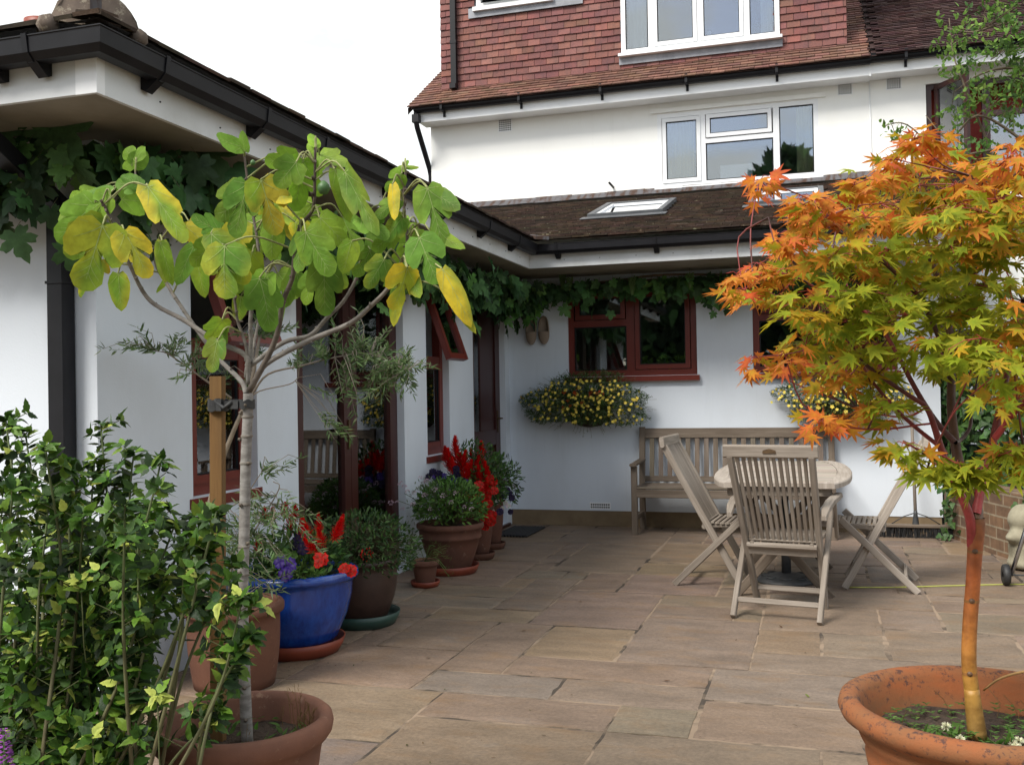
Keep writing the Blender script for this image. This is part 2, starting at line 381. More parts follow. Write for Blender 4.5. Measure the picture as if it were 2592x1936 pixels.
M_['lead'] = mat('lead_sheet', (.20, .21, .235), (.30, .31, .34), 4, .4, .6, rough=.5, bs=.2, bscale=20)
M_['leadold'] = mat('old_lead_flashing', (.12, .118, .125), (.075, .048, .038), 3.2, .45, .58, rough=.9, spec=.1, bs=.3, bscale=15, stretch=(5, 1, 1))
M_['mosstile'] = tilemat('mossy_roof_tile', (.034, .024, .018), (.075, .048, .034), (.24, .21, .16), .62)
M_['duskytile'] = tilemat('dark_roof_tile', (.052, .026, .026), (.085, .045, .040), (.2, .17, .15), .72)
M_['brownredtile'] = tilemat('brown_red_roof_tile', (.21, .108, .078), (.14, .074, .058), (.33, .22, .16), .66)
M_['hungtile'] = tilemat('red_clay_tile', (.26, .108, .088), (.18, .088, .078), (.33, .15, .12), .66)
M_['mortar'] = terracotta('hip_mortar', (.19, .15, .12), (.11, .085, .07), (.30, .26, .20), .55, .95, 8)
M_['flag'] = flagmat('sandstone_flag')
M_['joint'] = mat('joint_mortar', (.265, .195, .135), (.05, .038, .028), 3.2, .47, .60, rough=.95, bs=.5, bscale=40, detail=8)
M_['earth'] = mat('garden_ground', (.05, .07, .025), (.08, .06, .035), 3, rough=.95)
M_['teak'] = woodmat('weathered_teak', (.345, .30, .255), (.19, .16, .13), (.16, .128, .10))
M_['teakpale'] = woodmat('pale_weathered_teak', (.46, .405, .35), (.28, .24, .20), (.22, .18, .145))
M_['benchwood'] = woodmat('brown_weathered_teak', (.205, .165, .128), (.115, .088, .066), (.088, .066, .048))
M_['brass'] = mat('old_brass', (.16, .10, .05), (.08, .05, .03), 60, rough=.5, metal=.6)
M_['iron'] = mat('cast_iron', (.03, .033, .035), (.05, .052, .055), 20, rough=.55, bs=.2)
M_['tc'] = terracotta('terracotta', (.20, .090, .056), (.14, .066, .045), (.25, .15, .10), .60)
M_['tcbrown'] = terracotta('brown_terracotta', (.145, .062, .040), (.10, .046, .032), (.20, .13, .09), .60)
M_['tcold'] = terracotta('aged_orange_terracotta', (.50, .135, .032), (.40, .15, .045), (.075, .042, .034), .515, .85, 6)
def lichenpot():
    m, t, b, o = nodes_of('aged_orange_terracotta'); co = coords(t)
    z = t.nodes.new('ShaderNodeSeparateXYZ'); t.links.new(co, z.inputs[0])
    rimz = rampf(t, z.outputs['Z'], .42, .52, 0, .085)
    col = mixrgb(t, rampf(t, noise(t, co, 5, 5, .6, (1, 1, 2.5)), .35, .65), (.31, .098, .034), (.22, .102, .045))
    col = mixrgb(t, rampf(t, noise(t, co, 3.2, 6, .7, (1, 1, 3)), .52, .75, 0, .5), col, (.20, .10, .05))
    ad = t.nodes.new('ShaderNodeMath'); ad.operation = 'ADD'; t.links.new(noise(t, co, 34, 7, .78), ad.inputs[0]); t.links.new(rimz, ad.inputs[1])
    col = mixrgb(t, rampf(t, ad.outputs[0], .61, .68, 0, .88), col, (.060, .036, .034))
    col = mixrgb(t, rampf(t, noise(t, co, 60, 4, .8), .69, .74, 0, .6), col, (.42, .36, .28))
    t.links.new(col, b.inputs['Base Color']); b.inputs['Roughness'].default_value = .85; b.inputs['Specular IOR Level'].default_value = .3
    bump(t, b, noise(t, co, 45, 6, .75), .45, .005); return m
M_['tcold'] = lichenpot()
M_['tctan'] = terracotta('tan_terracotta', (.14, .062, .038), (.105, .047, .031), (.27, .17, .11), .62)
M_['saucer'] = mat('orange_plastic_saucer', (.26, .048, .022), (.21, .042, .02), 6, rough=.5)
M_['gsaucer'] = mat('dark_green_saucer', (.018, .055, .045), (.03, .07, .055), 6, rough=.4)
M_['dkpot'] = mat('dark_brown_glazed', (.040, .022, .017), (.058, .031, .023), 14, rough=.4, bs=.15, bscale=30)
def bluemat():
    m, t, b, o = nodes_of('blue_glazed'); co = coords(t)
    f = rampf(t, noise(t, co, 26, 5, .7, (1, 1, .35)), .35, .75)
    c = mixrgb(t, f, (.006, .032, .205), (.013, .080, .40)); t.links.new(c, b.inputs['Base Color'])
    b.inputs['Roughness'].default_value = .22; b.inputs['Coat Weight'].default_value = .5; b.inputs['Coat Roughness'].default_value = .1
    bump(t, b, noise(t, co, 8, 3), .12, .01); return m
M_['blue'] = bluemat()
M_['soil'] = mat('potting_soil', (.035, .022, .014), (.07, .045, .03), 45, rough=1, bs=1, bscale=60, bd=.02)
M_['bark'] = mat('grey_bark', (.27, .255, .235), (.17, .155, .14), 22, .4, .6, rough=.85, bs=.5, bscale=45, use_attr=True, stretch=(1, 1, 2.5))
M_['stem'] = mat('green_stem', (1, 1, 1), (.72, .7, .7), 20, rough=.7, use_attr=True, bs=.2)
M_['maplebark'] = mat('coral_bark', (1, 1, 1), (.62, .58, .5), 26, .4, .62, rough=.5, use_attr=True, bs=.35, bscale=50)
M_['stake'] = woodmat('pine_stake', (.215, .118, .042), (.15, .078, .028), (.11, .078, .038), su=4, sv=60)
M_['rubber'] = mat('black_rubber', (.015, .015, .016), (.03, .03, .03), 20, rough=.6)
M_['leafA'] = leafmat('leaf_soft', .6, .38, .24, 25, spots=.5); M_['leafM'] = leafmat('maple_leaf', .6, .45, .22, 45, spots=.35)
M_['leafG'] = leafmat('glossy_leaf', .48, .25, .3, 35, .25); M_['leafV'] = leafmat('vine_leaf', .5, .22, .28, 22)
M_['petal'] = leafmat('petal', .55, .25, .12, 50, .2)
M_['figfruit'] = mat('fig_skin', (.06, .14, .035), (.04, .10, .03), 25, rough=.5)
M_['grape'] = mat('green_grape', (.10, .17, .045), (.07, .13, .035), 30, rough=.35)
M_['brick'] = None
M_['chrome'] = mat('steel_tube', (.5, .5, .52), (.4, .4, .42), 8, rough=.3, metal=1)
M_['enamel'] = mat('black_enamel', (.012, .013, .016), (.02, .02, .024), 8, rough=.15, coat=.6)
M_['stone'] = mat('cast_stone', (.36, .33, .24), (.25, .23, .16), 10, rough=.9, bs=.5, bscale=40)
M_['greenpaint'] = mat('dark_green_board', (.012, .06, .042), (.01, .045, .033), 4, rough=.5)
M_['trellis'] = woodmat('brown_trellis', (.12, .085, .055), (.08, .055, .035))
M_['clog'] = woodmat('clog_wood', (.33, .26, .20), (.24, .185, .14), (.15, .11, .08), su=6, sv=20)
M_['teal'] = mat('teal_plastic', (.02, .30, .26), (.02, .24, .21), 5, rough=.4)
M_['string'] = mat('yellow_cord', (.42, .44, .10), (.34, .36, .08), 20, rough=.6)
M_['redpaint'] = mat('red_wall', (.42, .05, .035), (.36, .045, .03), 3, rough=.7)
M_['pinkblind'] = mat('pink_blind', (.55, .33, .31), (.48, .28, .27), 3, rough=.8)
# ================================================================ SETTING
XL, YB, Y0 = -3.044, 9.708, 3.626
X_, Y_, Z_ = V3(1, 0, 0), V3(0, 1, 0), V3(0, 0, 1)
def wallplane(mb, O, A, B, N, w, h, ops, th=.2, mi=0):
    us = sorted({0, w, *[o[0] for o in ops], *[o[1] for o in ops]}); vz = sorted({0, h, *[o[2] for o in ops], *[o[3] for o in ops]})
    O, A, B, N = map(np.asarray, (O, A, B, N)); flip = np.dot(np.cross(A, B), N) < 0
    def q(a, b, c, d): mb.faces([a, b, c, d], [(3, 2, 1, 0) if flip else (0, 1, 2, 3)], mi=mi)
    for i in range(len(us)-1):
        for j in range(len(vz)-1):
            cu, cv = (us[i]+us[i+1])/2, (vz[j]+vz[j+1])/2
            if any(o[0] < cu < o[1] and o[2] < cv < o[3] for o in ops): continue
            p = [O+A*us[i]+B*vz[j], O+A*us[i+1]+B*vz[j], O+A*us[i+1]+B*vz[j+1], O+A*us[i]+B*vz[j+1]]
            q(*p); q(*[x-N*th for x in p[::-1]])
    for a0, a1, b0, b1 in list(ops)+[(0, w, 0, h)]:
        c = [O+A*a0+B*b0, O+A*a1+B*b0, O+A*a1+B*b1, O+A*a0+B*b1]
        for k in range(4): q(c[k], c[(k+1) % 4], c[(k+1) % 4]-N*th, c[k]-N*th)
def tiles(mb, O, U, V, width, length, tw, gauge, skip=lambda uu, vv: False, th=.014, col=(1, 1, 1), cj=.22, rough=.003, ragged=0, hue=None):
    O, U, V = map(np.asarray, (O, U, V)); N = np.cross(U, V); nu = int(width/tw); nv = int(length/gauge)
    for j in range(nv):
        off = (j % 2)*tw/2
        for i in range(-1, nu+1):
            a0 = max(0, i*tw+off+.0025); a1 = min(width, (i+1)*tw+off-.0025)
            if a1-a0 < .03: continue
            v0 = j*gauge; 
            if skip((a0+a1)/2, v0+gauge/2): continue
            k = u(-rough, rough); l = th+.010+u(-rough, rough)*.7; t2 = .004+u(0, .002); s0 = v0+u(-.003, .003)-u(0, ragged)
            p = [O+U*a0+V*s0+N*l, O+U*a1+V*(s0+k*.6)+N*(l+k*.5), O+U*a1+V*(v0+gauge+.01)+N*(t2+.004), O+U*a0+V*(v0+gauge+.01)+N*(t2+.004),
                 O+U*a0+V*s0+N*(l-th), O+U*a1+V*(s0+k*.6)+N*(l-th)]
            c = jit(col, cj)
            if hue: c = mixc(c, hue, u(0, .9)**2)
            mb.faces(p+[O+U*a0+V*(v0+gauge+.01)+N*0, O+U*a1+V*(v0+gauge+.01)+N*0], [(0, 1, 2, 3), (4, 5, 1, 0), (4, 0, 3, 6), (1, 5, 7, 2)], col=c)
# ---- ground and patio
g = MB(); g.faces([(-90, -60, -.09), (90, -60, -.09), (90, 120, -.09), (-90, 120, -.09)], [(0, 1, 2, 3)])
o = g.build('ground', M_['earth']); struct(o)
CX, CY, UX, UY = -2.31, 3.53, .1635, .168
g = MB(); g.box(-7.0, 5.2, -2.6, 9.72, -.085, -.0045); o = g.build('patio_joint_bed', M_['joint']); struct(o)
slabs = []; occ = {}
def put(i0, i1, j0, j1, c=None):     # rows in .336 m units, columns in .1635 m units
    r0, r1 = round(i0*2), round(i1*2)
    for r in range(r0, r1):
        for k in range(j0, j1): occ[(r, k)] = 1
    slabs.append((r0, r1, j0, j1, c))
BUFF, BROWN, GREY, YEL, GRN, PINK = (.212, .162, .112), (.190, .146, .108), (.158, .138, .120), (.222, .164, .100), (.188, .160, .114), (.190, .146, .115)
for s_ in [(0,2,-1,4,BUFF), (1,2,4,9,BROWN), (1,2,9,11,GRN), (2,3,3,7,GREY), (2,3,7,11,BROWN), (3,4,5,11,BROWN), (3,6,3,5,BROWN), (4,6,5,8,YEL), (4,6,0,3,BROWN), (2,4,-1,3,BUFF),
           (6,7,0,4,YEL), (6,9,4,8,PINK), (9,11,4,6,BROWN), (9,11,6,10,PINK), (7,10,2,4,GRN), (7,8,-2,2,GRN), (8,9,-2,2,GRN), (1,2.5,11,15,BUFF), (2.5,4,11,15,GREY), (2.5,4,15,17,GREY),
           (4,7,8,12,PINK), (5,6.5,12,14,YEL), (5,6.5,14,16,GRN), (4,5,12,18,PINK), (5,7,16,20,BROWN), (6.5,8.5,12,16,BROWN), (7,8.5,16,18,PINK), (7,8.5,18,24,GRN), (8.5,10,14,18,PINK), (10,12,18,22,BROWN),
           (12,14,18,21,BROWN), (11,15,2,6,BROWN), (-3,1,9,14,BROWN), (-2,1,4,9,BUFF), (-2,0,0,4,GREY), (0,1,9,10,BROWN) if False else (-3,1,14,18,BUFF)]: put(*s_)
sizes = [(4, 4), (4, 6), (6, 4), (2, 4), (4, 2), (2, 2), (2, 6), (6, 6), (4, 5), (2, 3), (2, 5), (3, 4)]
for r in range(-36, 38):
    for k in range(-26, 45):
        if (r, k) in occ: continue
        sh = sizes[:]; random.shuffle(sh); sh += [(2, 3), (2, 2), (2, 1), (1, 2), (1, 1)]
        for dr, dk in sh:
            if r+dr <= 38 and all((r+a, k+b) not in occ for a in range(dr) for b in range(dk)):
                for a in range(dr):
                    for b in range(dk): occ[(r+a, k+b)] = 1
                slabs.append((r, r+dr, k, k+dk, None)); break
g = MB()
for r0, r1, k0, k1, c in slabs:
    x0, x1, y0_, y1_ = CX+k0*UX, CX+k1*UX, CY+r0*UY, CY+r1*UY
    y1_ = min(y1_, 9.70)
    if x1 < -3.2 and y0_ > 3.8: continue
    if y0_ > 9.6: continue
    if c is None: c = random.choice([BUFF, BROWN, BROWN, GREY, PINK, PINK, GRN, YEL, BROWN])
    c = jit(mixc(c, (.222, .155, .112), .45), .06); e = u(.0035, .0075); lx, ly = x1-x0, y1_-y0_
    # riven edge: many points per side
    P = []; nx, ny = max(3, int(lx/.06)), max(3, int(ly/.06))
    def jj(): return u(-.0035, .0035)
    for i in range(nx): P.append((x0+e+(lx-2*e)*i/nx, y0_+e+jj()))
    for i in range(ny): P.append((x1-e+jj(), y0_+e+(ly-2*e)*i/ny))
    for i in range(nx): P.append((x1-e-(lx-2*e)*i/nx, y1_-e+jj()))
    for i in range(ny): P.append((x0+e+jj(), y1_-e-(ly-2*e)*i/ny))
    n = len(P); cx_, cy_ = (x0+x1)/2, (y0_+y1_)/2; h = u(-.002, .003)
    v = [(x, y, -.02) for x, y in P]+[(x, y, h-.004+u(-.001, .001)) for x, y in P]+[(x+(cx_-x)*.03/lx*2, y+(cy_-y)*.03/ly*2, h) for x, y in P]
    F = [(i, (i+1) % n, n+(i+1) % n, n+i) for i in range(n)]+[(n+i, n+(i+1) % n, 2*n+(i+1) % n, 2*n+i) for i in range(n)]+[tuple(range(2*n, 3*n))]
    g.faces(v, F, col=c)
o = g.build('patio', M_['flag']); struct(o)

# ---------------------------------------------------------------- windows
def frame2d(mb, O, A, B, N, x0, x1, z0, z1, w, n0, n1, mi=0):
    """four butt-jointed bars"""
    mb.obox(O, A, B, N, x0, x0+w, z0, z1, n0, n1, mi=mi); mb.obox(O, A, B, N, x1-w, x1, z0, z1, n0, n1, mi=mi)
    mb.obox(O, A, B, N, x0+w, x1-w, z0, z0+w, n0, n1-.002, mi=mi); mb.obox(O, A, B, N, x0+w, x1-w, z1-w, z1, n0, n1-.002, mi=mi)
def pane(par, O, A, B, N, x0, x1, z0, z1, n, m='glass'):
    g = MB(); g.obox(O, A, B, N, x0, x1, z0, z1, n-.006, n); return g.build('pane', M_[m], par)
def curtain(par, O, A, B, N, x0, x1, z0, z1, n, m='curtain', name='curtain'):
    g = MB(); k = max(6, int((x1-x0)/.02)); v = []
    for i in range(k+1):
        x = x0+(x1-x0)*i/k; d = .018*math.sin(i*1.3)+.006*math.sin(i*2.9)
        v += [np.asarray(O)+A*x+B*z0+N*(n+d), np.asarray(O)+A*x+B*z1+N*(n+d*.6)]
    g.faces(v, [(2*i, 2*i+2, 2*i+3, 2*i+1) for i in range(k)], smooth=True); return g.build(name, M_[m], par)
def casement_window(house, O, A, B, N, w, h, layout, m, sill=None, gm='glass', fw=.06, d=.05):
    """layout: list of (x0,x1,z0,z1,kind) cells; kind 'fixed' or 'sash'. O is the lower-left corner in the plane of the frame front"""
    f = MB(); frame2d(f, O, A, B, N, 0, w, 0, h, fw, -d-.02, 0)
    for b in layout['bars']: f.obox(O, A, B, N, *b, -d-.02, -.003)
    for x0, x1, z0, z1, kind in layout['cells']:
        if kind != 'sash': frame2d(f, O, A, B, N, x0+.001, x1-.001, z0+.001, z1-.001, .009, -.019, -.010, 1)
    win = f.build('window', [m, M_['gutter']], house)
    for x0, x1, z0, z1, kind in layout['cells']:
        if kind == 'sash':
            s = MB(); frame2d(s, O, A, B, N, x0, x1, z0, z1, .045, -.03, .012); frame2d(s, O, A, B, N, x0+.0455, x1-.0455, z0+.0455, z1-.0455, .008, -.011, .004, 1); s.build('sash', [m, M_['gutter']], win)
            pane(win, O, A, B, N, x0+.045, x1-.045, z0+.045, z1-.045, -.012, gm)
        else: pane(win, O, A, B, N, x0, x1, z0, z1, -.02, gm)
    if sill is not None:
        s = MB(); s.obox(O, A, B, N, -.03, w+.03, -.055, -.003, -.03, .07, ); s.build('sill', sill, win)
    return win
def open_sash(win, O, A, B, N, x0, x1, ztop, L, ang, m):
    """top-hung sash swung outward"""
    c, s_ = math.cos(ang), math.sin(ang); B2 = B*c-N*s_; N2 = N*c+B*s_   # going down swings out along N
    O2 = np.asarray(O)+A*0+B*ztop
    f = MB(); frame2d(f, O2, A, B2, N2, x0, x1, -L, 0, .05, -.025, .025); sa = f.build('sash', m, win)
    pane(win, O2, A, B2, N2, x0+.05, x1-.05, -L+.05, -.05, 0)
# ---------------------------------------------------------------- single storey extension
ext = thing('house_extension', 'single storey white extension with black gutters wrapping two sides of the patio', 'house extension', (XL, Y0, 0))
w = MB()
ops = [(4.313-Y0, 4.92-Y0, .84, 2.34), (5.374-Y0, 6.998-Y0, .03, 2.34), (7.458-Y0, 7.971-Y0, .84, 2.34), (8.594-Y0, 9.56-Y0, .03, 2.34)]
wallplane(w, (XL, Y0, 0), Y_, Z_, X_, YB+.2-Y0, 2.5, ops, .22)
wallplane(w, (-8, Y0, 0), X_, Z_, -Y_, XL-.22+8, 2.5, [(2.6, 3.6, 1.0, 2.1)], .22)
w.obox((XL-.22, Y0, 0), X_, Z_, Y_, 0, .22-.0005, 0, 2.5, -.0005, .0)
PL = .15
ops2 = [(-2.42-XL, -1.13-XL, 1.49, 2.38), (-.60-XL, .69-XL, 1.49, 2.38)]
wallplane(w, (XL, YB, PL), X_, Z_, -Y_, 1.045-XL, 2.5-PL, [(a, b, c-PL, d-PL) for a, b, c, d in ops2], .22)
w.box(.825, 1.044, YB+.22, 12, 0, 2.6)
w.box(-8, -7.8, Y0+.22, 12, 0, 2.5)
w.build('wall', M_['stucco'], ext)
g = MB(); g.box(XL+.0, 1.035, YB+.006, YB+.2, -.02, PL); g.build('plinth', M_['plinth'], ext)
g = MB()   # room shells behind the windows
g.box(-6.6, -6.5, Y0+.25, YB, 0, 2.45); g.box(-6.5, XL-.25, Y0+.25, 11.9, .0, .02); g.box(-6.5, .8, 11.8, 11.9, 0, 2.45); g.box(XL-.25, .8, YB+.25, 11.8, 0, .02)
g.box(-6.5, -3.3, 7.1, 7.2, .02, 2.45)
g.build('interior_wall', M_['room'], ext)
SZ = 2.5
g = MB()   # soffit: one sheet under the eaves
g.faces([(-8, 3.05, SZ), (-2.55, 3.05, SZ), (-2.55, 8.77, SZ), (1.5, 8.77, SZ), (1.5, 12, SZ), (-8, 12, SZ)], [(5, 4, 3, 2, 1, 0)])
g.build('soffit', M_['soffit'], ext)
path = [(-8, 3.03, 0), (-2.53, 3.03, 0), (-2.53, 8.75, 0), (1.55, 8.75, 0)]
g = MB(); g.sweep([(0, SZ-.015), (0, SZ+.17), (-.02, SZ+.17), (-.02, SZ-.015)], path)
fa = g.build('fascia', M_['fascia'], ext)
g = MB()   # butt cover at the corner and joints, nail heads
g.sweep([(.001, SZ-.018), (.001, SZ+.15), (.005, SZ+.15), (.005, SZ-.018)][::-1], [(-2.62, 3.03, 0), (-2.53, 3.03, 0), (-2.53, 3.07, 0)])
g.build('corner_cover', M_['upvc'], fa)
g = MB(); g.lathe([(0, -.004), (.0045, -.002), (.0045, .002), (0, .004)], 8, (-2.5295, 3.4, SZ+.05)); nh = g.build('nail_head', M_['gutter'], fa)
for p in [(-2.5295, yy, SZ+.046) for yy in np.arange(3.82, 8.6, .42)]+[(xx, 8.7495, SZ+.046) for xx in np.arange(-2.2, 1.3, .33)]: copy_child(nh, fa, V3(*p))
GP = [(0.0, .076), (0.0, 0.02), (.028, 0), (.080, 0), (.104, .024), (.110, .078), (.114, .081), (.114, .085), (.101, .085), (.099, .079), (.092, .028), (.075, .010), (.03, .010), (.010, .024), (.010, .076)]
g = MB(); g.sweep([(a+.002, b+SZ+.10) for a, b in GP][::-1], path); gut = g.build('gutter', M_['gutter'], ext)
def bracket(par, p, out, along, zb):
    g = MB(); p = np.asarray(p, float); out = np.asarray(out, float); along = np.asarray(along, float)
    v = [p+along*a+out*b+Z_*(zb+c) for a in (-.022, .022) for b, c in ((-.0, -.035), (.0, .02), (.08, .0), (.02, -.045))]
    g.faces(v, [(0, 1, 2, 3), (7, 6, 5, 4), (0, 4, 5, 1), (1, 5, 6, 2), (2, 6, 7, 3), (3, 7, 4, 0)])
    prf = [(.0, .0), (.03, -.005), (.084, -.005), (.109, .022), (.119, .089), (.094, .092), (.094, .086), (.112, .083), (.102, .024), (.080, .0)]
    n = len(prf); v = [p+along*a+out*b+Z_*(zb+c) for a in (-.012, .012) for b, c in prf]
    g.faces(v, [tuple(range(n)), tuple(range(2*n-1, n-1, -1))]+[(i, n+i, n+(i+1) % n, (i+1) % n) for i in range(n)])
    return g.build('gutter_bracket', M_['gutter'], par)
for yy in (3.30, 4.05, 4.62, 5.55, 6.45, 7.3, 8.1): bracket(gut, (-2.528, yy, 0), X_, Y_, SZ+.10)
for xx in (-2.75, -2.95, -3.25): bracket(gut, (xx, 3.028, 0), -Y_, X_, SZ+.10)
for xx in (-2.25, -1.35, -.35, .65): bracket(gut, (xx, 8.748, 0), -Y_, X_, SZ+.10)
# downpipe on the end wall, with the offset from the gutter outlet
g = MB(); pf = .0645
g.box(-3.228, -3.150, 3.535, 3.614, -.05, 2.22); g.box(-3.234, -3.144, 3.529, 3.616, 1.86, 1.872); g.box(-3.234, -3.144, 3.529, 3.616, 2.16, 2.235)
g.obox((-3.19, 3.574, 2.2), X_, nrm((0.0, -.55, .30)), nrm(np.cross(X_, nrm((0.0, -.55, .30)))), -.038, .038, 0, .62, -.036, .036)
g.build('downpipe', M_['gutter'], ext)
g = MB(); g.box(-3.36, -3.20, 2.89, 3.0, SZ-.22, SZ+.1); g.box(-3.30, -3.19, 2.93, 3.09, SZ-.35, SZ-.22); g.build('gutter_outlet', M_['gutter'], ext)
g = MB(); g.box(-3.50, -3.365, 2.94, 3.02, SZ-.13, SZ+.02); g.build('cable_cover', M_['upvc'], ext)
# roof
ang = R(16.35); ca, sa_ = math.cos(ang), math.sin(ang); EZ = SZ+.222
EX, EY0, EYB = -2.44, 2.94, 8.66
g = MB()
tiles(g, (-5.9, EYB, EZ), X_, V3(0, ca, sa_), 7.5, 3.48, .165, .1, lambda a, v: (-5.9+a) < EX-v*ca-.02 or (abs(-5.9+a+1.87) < .42 and 1.36 < v < 2.56) or (abs(-5.9+a+.28) < .42 and 1.42 < v < 2.70), col=(1, 1, 1), cj=.28, rough=.006)
tiles(g, (EX, EY0, EZ), Y_, V3(-ca, 0, sa_), 9.2, 3.3, .165, .1, lambda a, v: a < v*ca or a > EYB-EY0+v*ca, col=(1, 1, 1), cj=.28, rough=.006)
tiles(g, (-8, EY0, EZ), X_, V3(0, ca, sa_), 8+EX, 2.4, .165, .1, lambda a, v: (-8+a) > EX-v*ca, col=(1, 1, 1), cj=.28, rough=.006)
rz = EZ-.004
def rp_(x, y): return (x, y, rz+min(max(0, EX-x), 3.3)/1*math.tan(ang) if x < EX and (EX-x) < (y-EY0) and (EX-x) > (y-EYB) else 0)
T = math.tan(ang); k = 3.3*ca
def sh(pts): g.faces([(x, y, rz+v*T) for x, y, v in pts], [tuple(range(len(pts)))])
sh([(EX, EY0, 0), (EX, EYB, 0), (EX-k, EYB+k, k), (EX-k, EY0+k, k)]); sh([(-8, EY0, 0), (EX, EY0, 0), (EX-k, EY0+k, k), (-8, EY0+k, k)])
sh([(EX, EYB, 0), (1.6, EYB, 0), (1.6, 12, 12-EYB), (EX-(12-EYB), 12, 12-EYB)])
g.faces([(EX-k, EY0+k, rz+k*T), (EX-k, 12, rz+k*T), (-8, 12, rz+k*T-.3), (-8, EY0+k, rz+k*T)], [(0, 1, 2, 3)])
g.faces([(1.6, EYB, rz), (1.6, 12, rz+(12-EYB)*T), (1.6, 12, 2.5), (1.6, EYB, 2.5)], [(3, 2, 1, 0)])
roof = g.build('roof', M_['mosstile'], ext)
# hip tiles bedded in lumpy mortar
g = MB(); hd = nrm((-1, 1, T)); hs = nrm((1, 1, 0)); hn = np.cross(hs, hd); hn = hn if hn[2] > 0 else -hn
H0 = V3(EX-.10, EY0+.10, EZ+.02)
for i in range(7):
    n = 14; v = []
    a0 = H0+hd*(i*.32); 
    for tt, rr in ((0, 1.0), (.05, 1.04), (.17, 1.0), (.31, .9), (.335, .88)):
        for q in range(n):
            an = math.pi*q/(n-1); rj = .155*rr*(1+.05*math.sin(q*3.1+i)+.04*math.sin(q*7+tt*30))
            sq = 1-.15*abs(math.sin(2*an))
            v.append(a0+hd*(tt+.008*math.sin(q*5+i))+hs*math.cos(an)*rj*sq+hn*(math.sin(an)*rj*sq*1.05-.01))
    F = [(r*n+q, r*n+q+1, (r+1)*n+q+1, (r+1)*n+q) for r in range(4) for q in range(n-1)]+[tuple(range(n-1, -1, -1))]
    g.faces(v, F, smooth=True)
hip = g.build('hip_tile', M_['mortar'], ext)
g = MB()
for s_ in (-1, 1):
    g = MB()
    for q in range(16): p = H0+hd*(q*.06-.01)+hs*s_*.155+hn*-.02; g.tube([p, p+hd*.035+hs*u(-.01, .01)+hn*u(-.01, .01), p+hd*.07], [u(.02, .035), u(.03, .045), u(.02, .035)], 7)
    g.build('mortar_bedding', M_['mortar'], hip)
g = MB(); pc = H0-hd*.014+hn*.0
g.obox(pc, hs, hn, -hd, -.02, .02, -.06, .17, 0, .006); g.build('hip_iron', M_['leadold'], hip)
g = MB(); g.lathe([(0, 0), (.052, 0), (.058, .05), (.064, .055), (.064, .085), (.05, .085), (.045, .02), (0, .02)], 20, (-2.98, 3.25, EZ+.075)); g.build('clay_pot_on_roof', M_['saucer'], roof)
# flashing against the upper wall
g = MB(); zf = rz+(12-EYB)*T
for i in range(14):
    x0 = -4.75+i*.46; g.faces([(x0, 11.985-.002*(i % 2), zf+.10+u(-.006, .006)), (x0+.47, 11.985-.002*(i % 2), zf+.10+u(-.006, .006)), (x0+.47, 11.84, zf+.005+u(-.004, .006)), (x0, 11.84, zf+.005+u(-.004, .006))], [(3, 2, 1, 0)])
    g.faces([(x0+.47, 11.984, zf+.10), (x0+.475, 11.984, zf+.10), (x0+.475, 11.84, zf+.02), (x0+.47, 11.84, zf+.02)], [(3, 2, 1, 0)])
g.build('flashing', M_['leadold'], ext)
# valley lead at inner corner
g = MB(); g.obox((EX, EYB, EZ+.02), nrm((1, 1, 0)), nrm((-1, 1, T)), Z_, -.07, .07, -.12, .18, 0, .03); g.build('valley_lead', M_['leadold'], ext)
# roof windows
def skylight(xc, v0, v1, hw):
    O = V3(xc, EYB, EZ); V = V3(0, ca, sa_); N = np.cross(X_, V)
    f = MB(); frame2d(f, O, X_, V, N, -hw, hw, v0, v1, .055, 0, .060); s = f.build('skylight', M_['skyframe'], roof)
    f = MB(); frame2d(f, O, X_, V, N, -hw+.056, hw-.056, v0+.056, v1-.056, .035, .01, .045); f.build('skylight_frame', M_['upvc'], s)
    f = MB(); f.obox(O, X_, V, N, -hw-.05, hw+.05, v0-.16, v0-.001, .026, .032); f.build('apron', M_['skyframe'], s)
    f = MB(); f.obox(O, X_, V, N, -hw+.091, hw-.091, v0+.091, v1-.091, .025, .03); f.build('pane', M_['skyglass'], s)
M_['skyframe'] = mat('grey_metal_frame', (.075, .08, .088), (.11, .115, .12), 6, rough=.5)
M_['skyglass'] = glassmat('skylight_glass', .55, (.9, .9, .9), 1.2)
skylight(-1.87, 1.40, 2.50, .39); skylight(-.28, 1.46, 2.62, .36)
# left wall openings (frame 6 cm back)
OX = V3(XL-.06, 0, 0); mh = M_['mahog']; md = M_['dkmahog']
def lw(y): return V3(XL-.06, y, 0)
for y0_, y1_ in ((4.313, 4.92), (7.458, 7.971)):
    W = y1_-y0_; O = V3(XL-.06, y0_, .84)
    win = casement_window(ext, O, Y_, Z_, X_, W, 1.5, dict(bars=[(.06, W-.06, .76, .82)], cells=[(.06, W-.06, .06, .76, 'sash')]), mh, mh)
    open_sash(win, O, Y_, Z_, X_, .07, W-.03, 1.45, .70, R(19), mh)
    curtain(win, O, Y_, Z_, X_, .02, .2, .05, 1.4, -.18)
